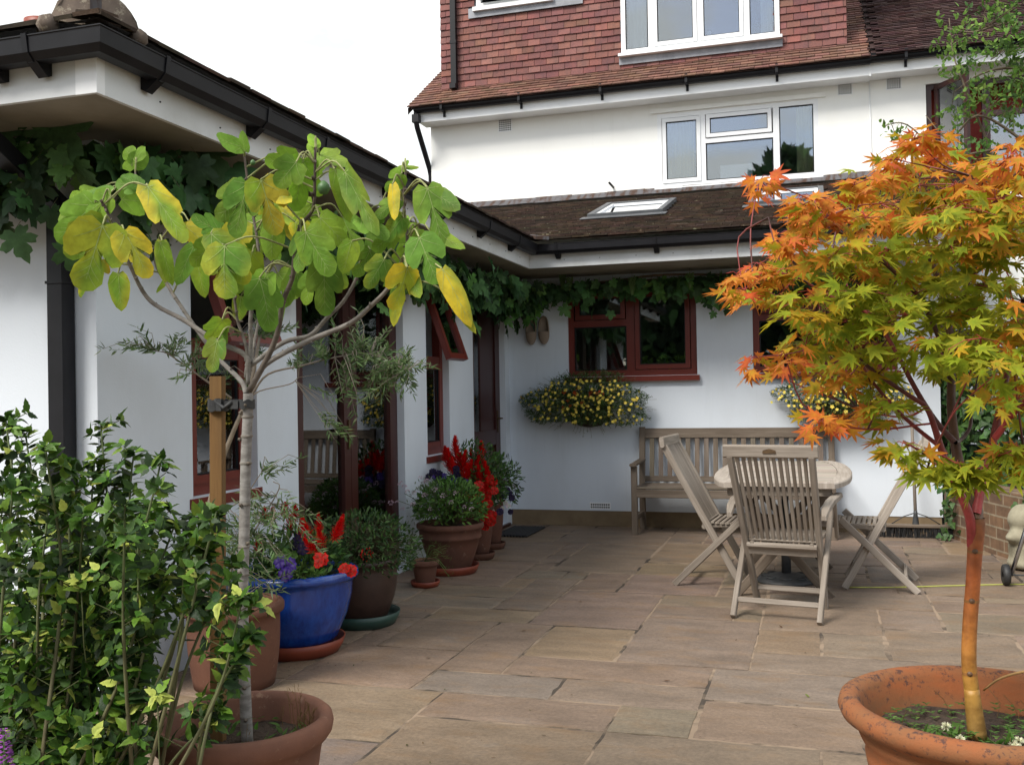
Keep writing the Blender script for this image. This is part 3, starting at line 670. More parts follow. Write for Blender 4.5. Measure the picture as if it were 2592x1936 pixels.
# french doors
O = V3(XL-.06, 5.374, .03); W = 1.624
f = MB(); frame2d(f, O, Y_, Z_, X_, 0, W, 0, 2.31, .06, -.09, 0); dr = f.build('french_door', md, ext)
for a, b in ((.06, W/2-.003), (W/2+.003, W-.06)):
    s = MB(); frame2d(s, O, Y_, Z_, X_, a, b, .06, 2.24, .095, -.05, .012); s.build('door_leaf', md, dr)
    pane(dr, O, Y_, Z_, X_, a+.095, b-.095, .155, 2.145, -.015)
s = MB(); s.obox(O, Y_, Z_, X_, W/2-.05, W/2-.02, .95, 1.15, .013, .022); s.tube([O+Y_*(W/2-.035)+Z_*1.08+X_*.02, O+Y_*(W/2-.035)+Z_*1.08+X_*.06, O+Y_*(W/2-.14)+Z_*1.08+X_*.06], .009, 7); s.build('handle', M_['brass'], dr)
curtain(dr, O, Y_, Z_, X_, 1.28, 1.56, .06, 2.2, -.22)
# back door near the corner
O = V3(XL-.06, 8.594, .03); W = .966
f = MB(); frame2d(f, O, Y_, Z_, X_, 0, W, 0, 2.31, .055, -.09, 0); dr = f.build('door', md, ext)
PX = .36
s = MB(); frame2d(s, O, Y_, Z_, X_, .058, W-.058, .06, 2.24, .11, -.05, .010); s.obox(O, Y_, Z_, X_, .168, W-.168, .80, .95, -.05, .008); s.obox(O, Y_, Z_, X_, .168, W-.168, .17, .80, -.04, -.012); s.obox(O, Y_, Z_, X_, .38, W-.168, .95, 2.13, -.045, -.004); s.build('door_leaf', md, dr)
pane(dr, O, Y_, Z_, X_, .168, .38, .95, 2.13, -.015)
s = MB(); s.obox(O, Y_, Z_, X_, W-.13, W-.10, .92, 1.14, .011, .018); s.tube([O+Y_*(W-.115)+Z_*1.06+X_*.01, O+Y_*(W-.115)+Z_*1.06+X_*.06, O+Y_*(W-.23)+Z_*1.06+X_*.06], .009, 7); s.build('handle', M_['brass'], dr)
g = MB(); g.obox(V3(XL, 8.594, 0), Y_, Z_, X_, -.02, .99, -.01, .028, -.1, .03); g.build('threshold', M_['dkmahog'], ext)
# kitchen windows in the back wall
for x0 in (-2.42, -.60):
    O = V3(x0, YB+.035, 1.49); W, Hh = 1.29, .89
    lay = dict(bars=[(.595, .675, .06, Hh-.06), (.06, .595, .50, .565)], cells=[(.062, .593, .062, .498, 'fixed'), (.075, .585, .572, Hh-.065, 'sash'), (.682, W-.068, .065, Hh-.065, 'sash')])
    win = casement_window(ext, O, X_, Z_, -Y_, W, Hh, lay, mh, None)
    s = MB(); s.obox(V3(x0, YB, 1.49), X_, Z_, -Y_, -.025, W+.025, -.055, -.004, -.0, .055); s.build('sill', mh, win)
    g = MB()   # herbs on the inner sill
    for c in range(3 if x0 < -1 else 1):
        px = x0+.78+c*.16; 
        for i in range(70):
            q = vdir((0, 0, .6), .7); g.leaf(T_OVAL, (px+q[0]*.05, YB+.14+q[1]*.04, 1.56+abs(q[2])*.10), q+V3(0, 0, -.2), vdir(), .028, .04, cc=jit((.16, .24, .05), .3))
    g.build('indoor_herbs', M_['leafG'], win)
# ceramic plate seen behind the left pane
# air bricks
def airbrick(par, x, z, Y, w_, h_, nx, nz, m='upvc'):
    g = MB(); g.box(x, x+w_, Y-.004, Y, z, z+h_); ab = g.build('air_brick', M_[m], par)
    g = MB(); sx_, sz_ = w_/(nx+.6), h_/(nz+.6)
    for i in range(nx):
        for j in range(nz): g.box(x+sx_*(.5+i), x+sx_*(.5+i)+sx_*.62, Y-.0055, Y-.0042, z+sz_*(.5+j), z+sz_*(.5+j)+sz_*.62)
    g.build('vent_holes', M_['gutter'], ab)
airbrick(ext, -2.222, .165, YB, .212, .068, 9, 2)

# ---------------------------------------------------------------- two storey house with dormer
YW, YD = 12.0, 12.05
hs_ = thing('house', 'white rendered two storey house with red tile-hung dormer rising behind the extension roof', 'house', (-4.78, 12, 0))
w = MB(); wallplane(w, (-4.78, YW, 0), X_, Z_, -Y_, 5.39, 4.86, [(-1.822+4.78, .046+4.78, 3.79, 4.69)], .25)
w.box(-4.78, -4.53, YW+.25, 20, 0, 4.86); w.box(-4.53, 9, 15.0, 15.1, 2.6, 8); w.box(-4.53, 9, YW+.25, 15, 2.6, 2.65)
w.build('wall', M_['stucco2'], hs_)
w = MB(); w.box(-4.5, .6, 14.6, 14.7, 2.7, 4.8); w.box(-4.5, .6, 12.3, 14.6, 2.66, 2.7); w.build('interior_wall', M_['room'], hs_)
O = V3(-1.822, YW-.0, 3.79); W, Hh = 1.868, .90
lay = dict(bars=[(.50, .575, .05, Hh-.05), (1.36, 1.43, .05, Hh-.05), (.575, 1.36, .50, .555)], cells=[(.06, .515, .055, Hh-.06, 'sash'), (.585, 1.345, .565, Hh-.06, 'sash'), (.578, 1.357, .055, .498, 'fixed'), (1.433, W-.055, .055, Hh-.055, 'fixed')])
win = casement_window(hs_, O, X_, Z_, -Y_, W, Hh, lay, M_['upvc'], None, 'glass_hi', .052, .05)
s = MB(); s.box(-1.90, .13, YW-.035, YW, 4.70, 4.745); s.build('drip_mould', M_['stucco2'], win)
s = MB(); s.box(-1.86, .09, YW-.06, YW+.02, 3.735, 3.787); s.build('sill', M_['upvc'], win)
curtain(win, O, X_, Z_, -Y_, .06, .42, .02, .88, -.14, 'ycurtain'); curtain(win, O, X_, Z_, -Y_, 1.62, 1.83, .02, .88, -.14, 'ycurtain')
g = MB(); g.box(-1.1, -.72, 12.2, 12.24, 3.82, 4.05); g.build('picture_frame_on_sill', M_['upvc'], win)
airbrick(hs_, -3.853, 4.668, YW, .182, .185, 6, 7); airbrick(hs_, .264, 4.70, YW, .165, .185, 6, 7)
def eave(par, x0, x1, z, dz=0):
    g = MB(); g.box(x0, x1, 11.74, YW-.001, z, z+.02); g.build('soffit', M_['upvc'], par)
    g = MB(); g.box(x0, x1, 11.715, 11.738, z-.006, z+.16); g.build('fascia', M_['upvc'], par)
    g = MB(); g.sweep([(a+.001, b+z+.105) for a, b in GP][::-1], [(x0-.02, 11.715, 0), (x1, 11.715, 0)]); gg = g.build('gutter', M_['gutter'], par)
    for xx in np.arange(x0+.35, x1-.05, 1.02):
        g = MB(); g.box(xx, xx+.03, 11.60, 11.716, z+.085, z+.104); g.box(xx, xx+.03, 11.70, 11.714, z+.03, z+.085); g.box(xx, xx+.03, 11.582, 11.592, z+.1, z+.198); g.build('gutter_bracket', M_['gutter'], gg)
EZ2 = 4.82; eave(hs_, -4.84, .61, EZ2)
g = MB(); g.tube([(-4.84, 11.66, 4.93), (-4.84, 11.66, 4.80), (-4.84, 11.69, 4.74), (-4.815, 12.03, 4.28), (-4.812, 12.06, 4.2), (-4.812, 12.06, 2.0)], .034, 10); g.box(-4.885, -4.795, 11.615, 11.705, 4.80, 4.90); g.build('downpipe', M_['gutter'], hs_)
g = MB(); g.tube([(-2.37, 12.05, 3.84), (-2.40, 11.86, 3.88)], .014, 8); g.build('overflow_pipe', M_['gutter'], hs_)
P2 = R(34); c2, s2 = math.cos(P2), math.sin(P2); RZ = 4.975
def inroof(a, v, X0): 
    x = X0+a; y = 11.575+v*c2
    return (-4.6 < x < .29 and y > YD+.14)
g = MB(); tiles(g, (-4.93, 11.575, RZ), X_, V3(0, c2, s2), 5.54, 4.4, .165, .1, lambda a, v: inroof(a, v, -4.93), cj=.2, rough=.005)
g.faces([(-4.92, 11.58, RZ-.004), (.61, 11.58, RZ-.004), (.61, 11.58+4.3*c2, RZ-.004+4.3*s2), (-4.92, 11.58+4.3*c2, RZ-.004+4.3*s2)], [(0, 1, 2, 3)], col=(.4, .4, .4))
g.faces([(-4.92, 11.58, RZ-.004), (-4.92, 11.58+4.3*c2, RZ-.004+4.3*s2), (-4.92, 11.58+4.3*c2, RZ-.09+4.3*s2), (-4.92, 11.58, RZ-.09)], [(0, 1, 2, 3)], col=(.5, .5, .5))
roof2 = g.build('roof', M_['brownredtile'], hs_)
# dormer
dm = MB(); DX0, DX1, DZ0, DZ1 = -4.6, .35, 5.30, 7.8
BW = (-2.246, -.364, 5.47, 6.75); SW = (-4.13, -3.12, 6.30, 7.15)
wallplane(dm, (DX0, YD, DZ0-.3), X_, Z_, -Y_, DX1-DX0, DZ1-DZ0+.3, [(a-DX0, b-DX0, c-DZ0+.3, d-DZ0+.3) for a, b, c, d in (BW, SW)], .2)
dm.box(DX0, DX0+.2, YD+.2, 15, DZ0-.2, DZ1); dm.box(DX1-.2, DX1, YD+.2, 15, DZ0-.2, DZ1); dm.box(DX0-.1, DX1+.1, YD-.15, 15.2, DZ1+.001, DZ1+.12)
dor = dm.build('dormer', M_['lead'], hs_)
def skipd(a, v):
    x = DX0-.03+a; z = DZ0+.0+v
    return (BW[0]+.04 < x < BW[1]-.04 and 5.36 < z) or (SW[0] < x < SW[1] and z > 6.28) or (-4.2 < x < -2.75 and 6.19 < z < 6.29) 
dt = MB(); tiles(dt, (DX0-.03, YD-.012, DZ0), X_, Z_, DX1-DX0+.06, DZ1-DZ0, .158, .086, skipd, th=.016, cj=.2, rough=.004, hue=(.62, .62, .75))
dt.build('hung_tile_cladding', M_['hungtile'], dor)
g = MB(); g.box(BW[0]-.03, BW[1]+.03, YD-.055, YD-.04, 5.345, 5.47); g.box(-4.23, -2.72, YD-.058, YD-.043, 6.17, 6.295); g.box(-2.72, -2.58, YD-.058, YD-.043, 6.24, 6.29); g.build('lead_apron', M_['lead'], dor)
O = V3(BW[0], YD-.055, BW[2]); W, Hh = BW[1]-BW[0], BW[3]-BW[2]
cells = [(.065, .33, .06, Hh-.06), (.47, .86, .09, Hh-.09), (1.02, 1.42, .09, Hh-.09), (1.55, W-.065, .06, Hh-.06)]
lay = dict(bars=[(.335, .40, .05, Hh-.05), (.925, .955, .05, Hh-.05), (1.47, 1.54, .05, Hh-.05)], cells=[(.055, .332, .055, Hh-.055, 'fixed'), (.402, .922, .055, Hh-.055, 'sash'), (.958, 1.468, .055, Hh-.055, 'sash'), (1.543, W-.055, .055, Hh-.055, 'fixed')])
win = casement_window(dor, O, X_, Z_, -Y_, W, Hh, lay, M_['upvc'], None, 'glass_hi', .055, .06)
s = MB(); s.box(BW[0]-.03, BW[1]+.03, YD-.12, YD-.03, BW[2]-.035, BW[2]-.001); s.build('sill', M_['upvc'], win)
curtain(win, O, X_, Z_, -Y_, .06, .30, .03, 1.2, -.16); curtain(win, O, X_, Z_, -Y_, 1.66, 1.84, .03, 1.2, -.16)
for a_ in (-1.2, -2.0):
    g = MB(); g.lathe([(0, 0), (.035, 0), (.045, .05), (.02, .11), (.03, .15), (0, .15)], 14, (a_, 12.18, 5.53)); g.build('ornament', M_['upvc'], win)
O = V3(SW[0], YD-.03, SW[2]); W = SW[1]-SW[0]
win = casement_window(dor, O, X_, Z_, -Y_, W, .85, dict(bars=[(.62, .68, .05, .8)], cells=[(.69, W-.06, .06, .79, 'sash')]), M_['upvc'], M_['upvc'], 'glass_hi')
open_sash(win, O, X_, Z_, -Y_, .05, .62, .80, .74, R(8), M_['upvc'])
g = MB(); g.box(-4.466, -4.395, YD-.11, YD-.045, 5.32, 8.0); g.box(-4.472, -4.389, YD-.114, YD-.043, 5.86, 5.90); g.box(-4.47, -4.39, YD-.16, YD-.045, 5.27, 5.33); g.build('downpipe', M_['gutter'], dor)
# ---------------------------------------------------------------- attached neighbour
nb = thing('neighbour_house', 'attached neighbouring house with dark tiled roof and red-framed open window', 'house', (.612, 12, 0))
RW = (1.207, 3.6, 3.62, 4.73)
w = MB(); wallplane(w, (.612, YW-.004, 0), X_, Z_, -Y_, 7.4, 4.88, [(RW[0]-.612, RW[1]-.612, RW[2], RW[3])], .25); w.build('wall', M_['stucco2'], nb)
eave(nb, .612, 8, EZ2+.012); airbrick(nb, .79, 4.705, YW-.004, .165, .185, 6, 7)
g = MB(); g.box(.600, .618, 11.70, 11.712, 4.80, 5.0); g.tube([(.612, YW-.012, 4.83), (.618, YW-.012, 4.0), (.63, YW-.012, 3.8)], .007, 6); g.build('party_wall_cable', M_['upvc'], nb)
g = MB(); tiles(g, (.50, 11.575, RZ+.010), X_, V3(0, c2, s2), 7.6, 4.4, .165, .068, lambda a, v: (a < .13+.06*math.sin(v*23)+.02*v), cj=.3, rough=.005, hue=(.5, .5, .6))
g.faces([(.62, 11.58, RZ+.006), (8, 11.58, RZ+.006), (8, 11.58+4.3*c2, RZ+.006+4.3*s2), (.62, 11.58+4.3*c2, RZ+.006+4.3*s2)], [(0, 1, 2, 3)], col=(.5, .5, .5))
g.build('roof', M_['duskytile'], nb)
O = V3(RW[0], YW+.03, RW[2]); W, Hh = RW[1]-RW[0], RW[3]-RW[2]; mb_ = M_['browndoor']
f = MB(); frame2d(f, O, X_, Z_, -Y_, 0, W, 0, Hh, .06, -.07, 0); f.obox(O, X_, Z_, -Y_, .58, .66, .06, Hh-.06, -.07, -.003); f.obox(O, X_, Z_, -Y_, 1.5, 1.58, .06, Hh-.06, -.07, -.003); f.obox(O, X_, Z_, -Y_, .66, 1.5, .70, .76, -.07, -.004)
win = f.build('window', M_['browndoor'], nb)
pane(win, O, X_, Z_, -Y_, .66, 1.5, .06, .70, -.03, 'glass_hi'); pane(win, O, X_, Z_, -Y_, 1.58, W-.06, .06, Hh-.06, -.03, 'glass_hi')
a = nrm(V3(math.cos(R(-58)), math.sin(R(-58)), 0)); na = np.cross(a, Z_)
Oc = O+X_*.10+V3(0, -.03, 0)
f = MB(); frame2d(f, Oc, a, Z_, na, 0, .52, .05, Hh-.03, .055, -.02, .02); f.build('open_casement', M_['browndoor'], win); pane(win, Oc, a, Z_, na, .055, .465, .105, Hh-.085, .003, 'glass_hi')
g = MB(); g.box(RW[0], RW[1], 12.5, 12.52, 3.4, 4.85); g.build('red_room_wall', M_['redpaint'], nb)
g = MB(); g.box(1.9, 2.7, 12.10, 12.12, 3.62, 4.3); g.build('pink_blind', M_['pinkblind'], win)
g = MB(); g.box(RW[0]-.05, RW[1]+.05, YW-.07, YW+.02, RW[2]-.055, RW[2]-.002); g.build('sill', M_['browndoor'], win)
# ================================================================ FURNITURE
def make_chair(name, label, group, m, arms, plate=False):
    t = thing(name, label, 'garden chair', (0, 0, 0), group)
    FR, RL = V3(0, .45, 0), V3(0, 0, 0); top = V3(0, -.065, 1.0)
    for s in (-1, 1):      # long post: top rail down to the front foot
        b = MB(); b.beam((s*.232, -.060, .96), (s*.205, .452, .012), .046, .034, (0, 1, .5)); b.build('backrest_post', m, t)
        b = MB(); b.beam((s*.247, .00, .008), (s*.247, .47, .60 if arms else .47), .044, .030, (0, 1, -.6)); b.build('leg', m, t)
    b = MB(); b.beam((-.268, -.066, .985), (.268, -.066, .985), .076, .030, (0, -.12, 1), ch=.012); tr = b.build('top_rail', m, t)
    if plate:
        b = MB(); pl = [(-.038, -.010), (.038, -.010), (.036, .006), (.018, .012), (0, .016), (-.018, .012), (-.036, .006)]
        v = [(x, -.0862+.12*0, .985+z) for x, z in pl]+[(x, -.080, .985+z) for x, z in pl]; n = len(pl)
        b.faces(v, [tuple(range(n))]+[(i, n+i, n+(i+1) % n, (i+1) % n) for i in range(n)]); b.build('name_plate', M_['brass'], tr)
    def bp(z, dy=0): f = (z-.012)/(.948); return V3(0, .452-.512*f+dy, z)
    b = MB()
    for i in range(12):
        x = -.192+i*.0349; b.beam(bp(.955)+V3(x, 0, 0), bp(.415)+V3(x*.93, 0, 0), .0205, .014, (1, 0, 0), ch=.003)
    b.build('backrest_slats', m, t)
    b = MB(); b.beam((-.205, .205, .405), (.205, .205, .405), .034, .034, ch=.011); b.build('seat_rail', m, t)
    b = MB()
    for i in range(12):
        y = .225+i*.034; z = .437-.012*math.sin(i/11*math.pi)+.0012*i
        b.beam((-.20, y, z), (.20, y, z), .024, .014, (0, 1, 0), ch=.003)
    for s in (-1, 1): b.beam((s*.175, .19, .412), (s*.175, .62, .425), .034, .022, (0, 0, 1))
    b.build('seat', m, t)
    b = MB(); b.beam((-.232, .07, .098), (.232, .07, .098), .032, .020, (0, .3, 1)); b.build('stretcher', m, t)
    b = MB(); b.beam((-.19, .40, .115), (.19, .40, .115), .034, .018, (0, .3, 1)); b.build('stretcher', m, t)
    b = MB(); b.beam((-.2, .235, .37), (.2, .235, .37), .05, .02, (0, -.3, 1)); b.build('cross_rail', m, t)
    if arms:
        for s in (-1, 1):
            b = MB(); P = [V3(s*.272, .055, .60), V3(s*.275, .10, .645), V3(s*.28, .22, .675), V3(s*.285, .36, .685), V3(s*.285, .52, .690)]; Wd = [.030, .052, .060, .062, .050]
            v = []; 
            for p, w_ in zip(P, Wd): v += [p+V3(-w_/2, 0, -.013), p+V3(w_/2, 0, -.013), p+V3(w_/2-.004, 0, .009), p+V3(w_/2-.014, 0, .013), p+V3(-w_/2+.014, 0, .013), p+V3(-w_/2+.004, 0, .009)]
            n = 6; F = [(i*n+j, i*n+(j+1) % n, (i+1)*n+(j+1) % n, (i+1)*n+j) for i in range(4) for j in range(n)]+[tuple(range(n-1, -1, -1)), tuple(range(4*n, 5*n))]
            UV = []
            for f in F: UV += [(v[k][1], v[k][0]) for k in f]
            b.faces(v, F, uv=UV); b.build('armrest', m, t)
            b = MB(); b.beam((s*.272, .43, .675), (s*.258, .60, .42), .032, .022, (0, 1, .3)); b.build('arm_support', m, t)
    return t
grp = 'folding teak chairs around the table'
c1 = make_chair('folding_armchair', 'grey teak folding armchair in front, its slatted back and brass plate turned to the viewer', grp, M_['teak'], True, True)
c1.location = (-.268, 5.905, 0); c1.rotation_euler = (0, 0, R(-9.5))
c2_ = make_chair('folding_chair', 'weathered teak folding chair on the left of the table, seen from its side', grp, M_['teak'], False)
c2_.location = (-.965, 7.10, 0); c2_.rotation_euler = (0, 0, R(-94))
c3 = dup(c2_, (.60, 7.13, 0), R(86), 'pale folding chair right of the table, partly behind the orange maple leaves')
for ch in list(c3.children):
    ch.data = ch.data.copy(); ch.data.materials.clear(); ch.data.materials.append(M_['teakpale'])
# table: barrel shaped top with slats across and curved side rails
tb = thing('garden_table', 'weathered teak garden table with curved side rails, between the folding chairs', 'table', (-.25, 7.15, 0))
def hw(y): s = (y-7.15)/.95; return .45-.075*s*s-.05*s**6
b = MB()
for i in range(22):
    y0_, y1_ = 6.215+i*.085, 6.215+i*.085+.080
    a0, a1 = hw(y0_)-.098, hw(y1_)-.098; k = jit((1, 1, 1), .12)
    v = [(-.25-a0, y0_, .77), (-.25+a0, y0_, .77), (-.25+a1, y1_, .77), (-.25-a1, y1_, .77)]; v += [(x, y, .748) for x, y, z in v]
    F = [(0, 1, 2, 3), (7, 6, 5, 4), (0, 4, 5, 1), (1, 5, 6, 2), (2, 6, 7, 3), (3, 7, 4, 0)]; o_ = u(0, 9)
    UV = [];
    for f in F: UV += [(v[q][0]+o_, v[q][1]+o_) for q in f]
    b.faces(v, F, uv=UV, col=k)
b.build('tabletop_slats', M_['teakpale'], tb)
for s in (-1, 1):
    b = MB(); ys = np.linspace(6.20, 8.09, 20); v = []
    for y in ys:
        o_, i_ = hw(y), hw(y)-.095
        v += [(-.25+s*i_, y, .740), (-.25+s*o_, y, .740), (-.25+s*o_, y, .766), (-.25+s*(o_-.006), y, .773), (-.25+s*i_, y, .773)]
    n = 5; F = [(i*n+j, i*n+(j+1) % n, (i+1)*n+(j+1) % n, (i+1)*n+j) for i in range(19) for j in range(n)]+[tuple(range(n-1, -1, -1)), tuple(range(19*n, 20*n))]
    if s > 0: F = [f[::-1] for f in F]
    UV = []
    for f in F: UV += [(v[q][1], v[q][0]) for q in f]
    b.faces(v, F, uv=UV); b.build('side_rail', M_['teakpale'], tb)
b = MB(); b.beam((-.55, 6.26, .715), (.05, 6.26, .715), .055, .022, (0, 0, 1)); b.beam((-.55, 8.0, .715), (.05, 8.0, .715), .055, .022, (0, 0, 1))
for s in (-1, 1): b.beam((-.25+s*.3, 6.28, .712), (-.25+s*.3, 7.98, .712), .055, .022, (0, 0, 1))
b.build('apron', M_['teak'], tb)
for y in (6.62, 7.68):
    for s in (-1, 1):
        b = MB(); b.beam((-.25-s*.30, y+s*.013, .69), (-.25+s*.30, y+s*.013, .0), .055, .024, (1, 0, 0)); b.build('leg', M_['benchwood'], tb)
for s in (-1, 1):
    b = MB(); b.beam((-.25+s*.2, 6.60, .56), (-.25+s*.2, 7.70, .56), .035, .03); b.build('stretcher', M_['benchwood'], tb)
# parasol base
ub = thing('parasol_base', 'black cast iron parasol base with a pole stub under the garden table', 'parasol base', (-.245, 7.15, 0))
b = MB(); b.lathe([(0, 0), (.205, 0), (.212, .012), (.20, .028), (.15, .038), (.10, .052), (.05, .062), (0, .064)], 48, (-.245, 7.15, 0))
for i in range(8):
    a = i*math.pi/4; b.lathe([(.035, 0), (.04, .008), (.03, .012), (.022, .006), (.02, 0)], 14, (-.245+.135*math.cos(a), 7.15+.135*math.sin(a), .036))
b.build('base_plate', M_['iron'], ub)
b = MB(); b.lathe([(.0, .06), (.032, .06), (.032, .30), (.024, .30), (.024, .72), (0, .72)], 20, (-.245, 7.15, 0)); b.build('pole', M_['iron'], ub)
# bench
bn = thing('garden_bench', 'long brown slatted teak bench standing against the white back wall', 'bench', (-.79, 9.4, 0))
m = M_['benchwood']; X0, X1 = -1.70, .125
for x in (X0+.03, X1-.03):
    b = MB(); b.beam((x, 9.61, 0), (x, 9.60, .44), .055, .045, (1, 0, 0)); b.beam((x, 9.60, .44), (x, 9.66, .985), .055, .045, (1, 0, 0)); b.build('leg', m, bn)
    b = MB(); b.beam((x, 9.165, 0), (x, 9.165, .635), .055, .05, (1, 0, 0)); b.build('leg', m, bn)
    b = MB(); b.beam((x, 9.10, .652), (x, 9.635, .668), .065, .028, (1, 0, 0), ch=.008); b.build('armrest', m, bn)
    b = MB(); b.beam((x, 9.19, .15), (x, 9.585, .15), .045, .03, (0, 0, 1)); b.beam((x, 9.19, .40), (x, 9.58, .40), .06, .03, (0, 0, 1)); b.build('side_stretcher', m, bn)
b = MB(); b.beam((X0+.055, 9.655, .925), (X1-.055, 9.655, .925), .095, .028, (0, .1, 1)); b.build('top_rail', m, bn)
b = MB(); b.beam((X0+.055, 9.605, .485), (X1-.055, 9.605, .485), .055, .028, (0, .1, 1)); b.build('lower_rail', m, bn)
b = MB()
for i in range(19):
    x = X0+.125+i*(X1-X0-.25)/18; b.beam((x, 9.652, .885), (x, 9.608, .505), .046, .013, (1, 0, 0), ch=.003, col=jit((1, 1, 1), .1))
b.build('backrest_slats', m, bn)
b = MB()
for i in range(6): b.beam((X0+.03, 9.175+i*.073, .435-.004*math.sin(i)), (X1-.03, 9.175+i*.073, .435-.004*math.sin(i)), .062, .018, (0, 1, 0), col=jit((1, 1, 1), .08))
b.build('seat', m, bn)
b = MB(); b.beam((X0+.055, 9.15, .385), (X1-.055, 9.15, .385), .075, .024, (0, 0, 1)); b.build('front_rail', m, bn)
# wooden clogs hanging on the wall
def clog(x, lab):
    P = []; n = 22; prof = [(0.0, .004, .0), (.012, .030, .002), (.05, .046, .005), (.10, .053, .010), (.16, .058, .012), (.21, .057, .008), (.25, .047, .004), (.278, .030, .002), (.292, .010, 0)]
    b = MB(); v = []   # local: length runs down the wall (toe at the bottom), opening outward at the upper half
    for s, w_, up_ in prof:
        hgt = .10 if s < .17 else (.10-.05*(s-.17)/.1 if s < .27 else .045)
        if s < .02: hgt = .05
        for q in range(n):
            a = 2*math.pi*q/n; r = w_*1.02
            yy = math.sin(a); zz = hgt*.5
            v.append(V3(x+math.cos(a)*r, YB-.045-up_*.5-yy*zz*(1.0 if yy > 0 else .85), 2.118-s))
    F = []
    for i in range(len(prof)-1):
        for q in range(n):
            a = 2*math.pi*(q+.5)/n
            if math.sin(a) > .30 and i in (1, 2, 3): continue     # foot opening
            F.append((i*n+q, i*n+(q+1) % n, (i+1)*n+(q+1) % n, (i+1)*n+q))
    F += [tuple(range(n-1, -1, -1)), tuple(range((len(prof)-1)*n, len(prof)*n))]
    b.faces(v, F, smooth=True)
    o = b.build('wooden_clog', M_['clog'])
    md_ = o.modifiers.new('s', 'SOLIDIFY'); md_.thickness = .009; md_.offset = -1; s2_ = o.modifiers.new('ss', 'SUBSURF'); s2_.levels = 1; s2_.render_levels = 2
    tag(o, lab, 'clog', 'wooden clogs hung on the wall')
clog(-2.79, 'left one of two wooden clogs hanging toe down beside the kitchen window'); clog(-2.655, 'right one of two wooden clogs, nearer the kitchen window')
# door mat
b = MB()
for i in range(11): b.beam((-2.925+i*.03, 8.80, .012), (-2.925+i*.03, 9.44, .012), .017, .018, (1, 0, 0), ch=.003)
for y in (8.86, 9.12, 9.38): b.beam((-2.93, y, .007), (-2.62, y, .007), .02, .01, (0, 1, 0))
tag(b.build('doormat', M_['rubber']), 'black ribbed doormat on the paving by the corner door', 'doormat')
# broom
br = thing('broom', 'wide yard broom with black bristles leaning on the wall right of the chairs', 'broom', (.79, 9.42, 0))
b = MB(); b.beam((.44, 9.42, .105), (1.13, 9.42, .105), .06, .03, (0, 1, 0), ch=.006); b.build('head', M_['benchwood'], br)
b = MB()
for i in range(260):
    x = .45+i*.0026; y = 9.42+u(-.025, .025); b.tube([(x, y, .09), (x+u(-.012, .012), y+u(-.02, .01), .004)], .0035, 3, cap=False)
b.build('bristles', M_['rubber'], br)
b = MB(); b.tube([(.79, 9.42, .12), (.792, 9.68, 1.32)], .0145, 10); b.build('handle', M_['teak'], br)
b = MB(); b.lathe([(.03, .115), (.024, .16), (.017, .21), (.016, .24), (0, .24)], 14, (.79, 9.43, 0))
for s in (-1, 1): b.tube([(.79, 9.435, .22), (.79+s*.10, 9.43, .185), (.79+s*.2, 9.425, .12)], .005, 6)
b.build('bracket', M_['iron'], br)
# ================================================================ right-hand boundary
def brickmat():
    m, t, b, o = nodes_of('stock_brick'); co = coords(t, 'UV')
    bt = t.nodes.new('ShaderNodeTexBrick'); t.links.new(co, bt.inputs['Vector']); bt.inputs['Scale'].default_value = 1
    bt.inputs['Brick Width'].default_value = .235; bt.inputs['Row Height'].default_value = .082; bt.inputs['Mortar Size'].default_value = .007
    bt.inputs['Color1'].default_value = (.20, .115, .062, 1); bt.inputs['Color2'].default_value = (.12, .075, .05, 1); bt.inputs['Mortar'].default_value = (.27, .22, .15, 1)
    n = rampf(t, noise(t, co, 14, 5), .3, .7, .7, 1.25); g = t.nodes.new('ShaderNodeVectorMath'); g.operation = 'SCALE'
    t.links.new(bt.outputs['Color'], g.inputs[0]); t.links.new(n, g.inputs['Scale']); t.links.new(g.outputs[0], b.inputs['Base Color']); b.inputs['Roughness'].default_value = .9
    mt = t.nodes.new('ShaderNodeMath'); mt.operation = 'SUBTRACT'; mt.inputs[0].default_value = 1; t.links.new(bt.outputs['Fac'], mt.inputs[1]); bump(t, b, mt.outputs[0], .6, .006); return m
M_['brick'] = brickmat()
wp = [V3(1.046, 9.60, 0), V3(1.30, 8.60, 0), V3(1.62, 7.6, 0), V3(2.2, 6.4, 0), V3(2.9, 5.2, 0)]
b = MB(); ln = 0
for i in range(4):
    p, q = wp[i], wp[i+1]; d = nrm(q-p); L = np.linalg.norm(q-p); nr = V3(-d[1], d[0], 0)
    if nr[0] > 0: nr = -nr
    tk = -nr*.22; h = .51
    v = [p-Z_*.05, q-Z_*.05, q+Z_*h, p+Z_*h, p+tk+Z_*h, q+tk+Z_*h, p+tk-Z_*.05, q+tk-Z_*.05]
    b.faces(v, [(1, 0, 3, 2), (2, 3, 4, 5), (5, 4, 6, 7)], uv=[(ln+L, 0), (ln, 0), (ln, h), (ln+L, h), (ln+L, h), (ln, h), (ln, h+.22), (ln+L, h+.22), (0, 0), (0, 1), (1, 1), (1, 0)]); ln += L
p = wp[0]; b.faces([p-Z_*.05, p+V3(.2, .08, -.05), p+V3(.2, .08, .51), p+Z_*.51], [(0, 1, 2, 3)], uv=[(0, 0), (.22, 0), (.22, .51), (0, .51)])
tag(b.build('brick_wall', M_['brick']), 'low brown brick retaining wall at the right edge of the patio', 'wall')
b = MB(); b.box(1.36, 6, 8.9, 12, -.05, .46) ; o = b.build('raised_bed_soil', M_['soil']); struct(o)
fe = thing('garden_fence', 'dark green board fence topped with brown lattice trellis on the right', 'fence', (2.2, 8.6, .45))
d = nrm(V3(1.9, -3.0, 0)); F0 = V3(1.13, 10.2, 0); nF = V3(d[1], -d[0], 0)
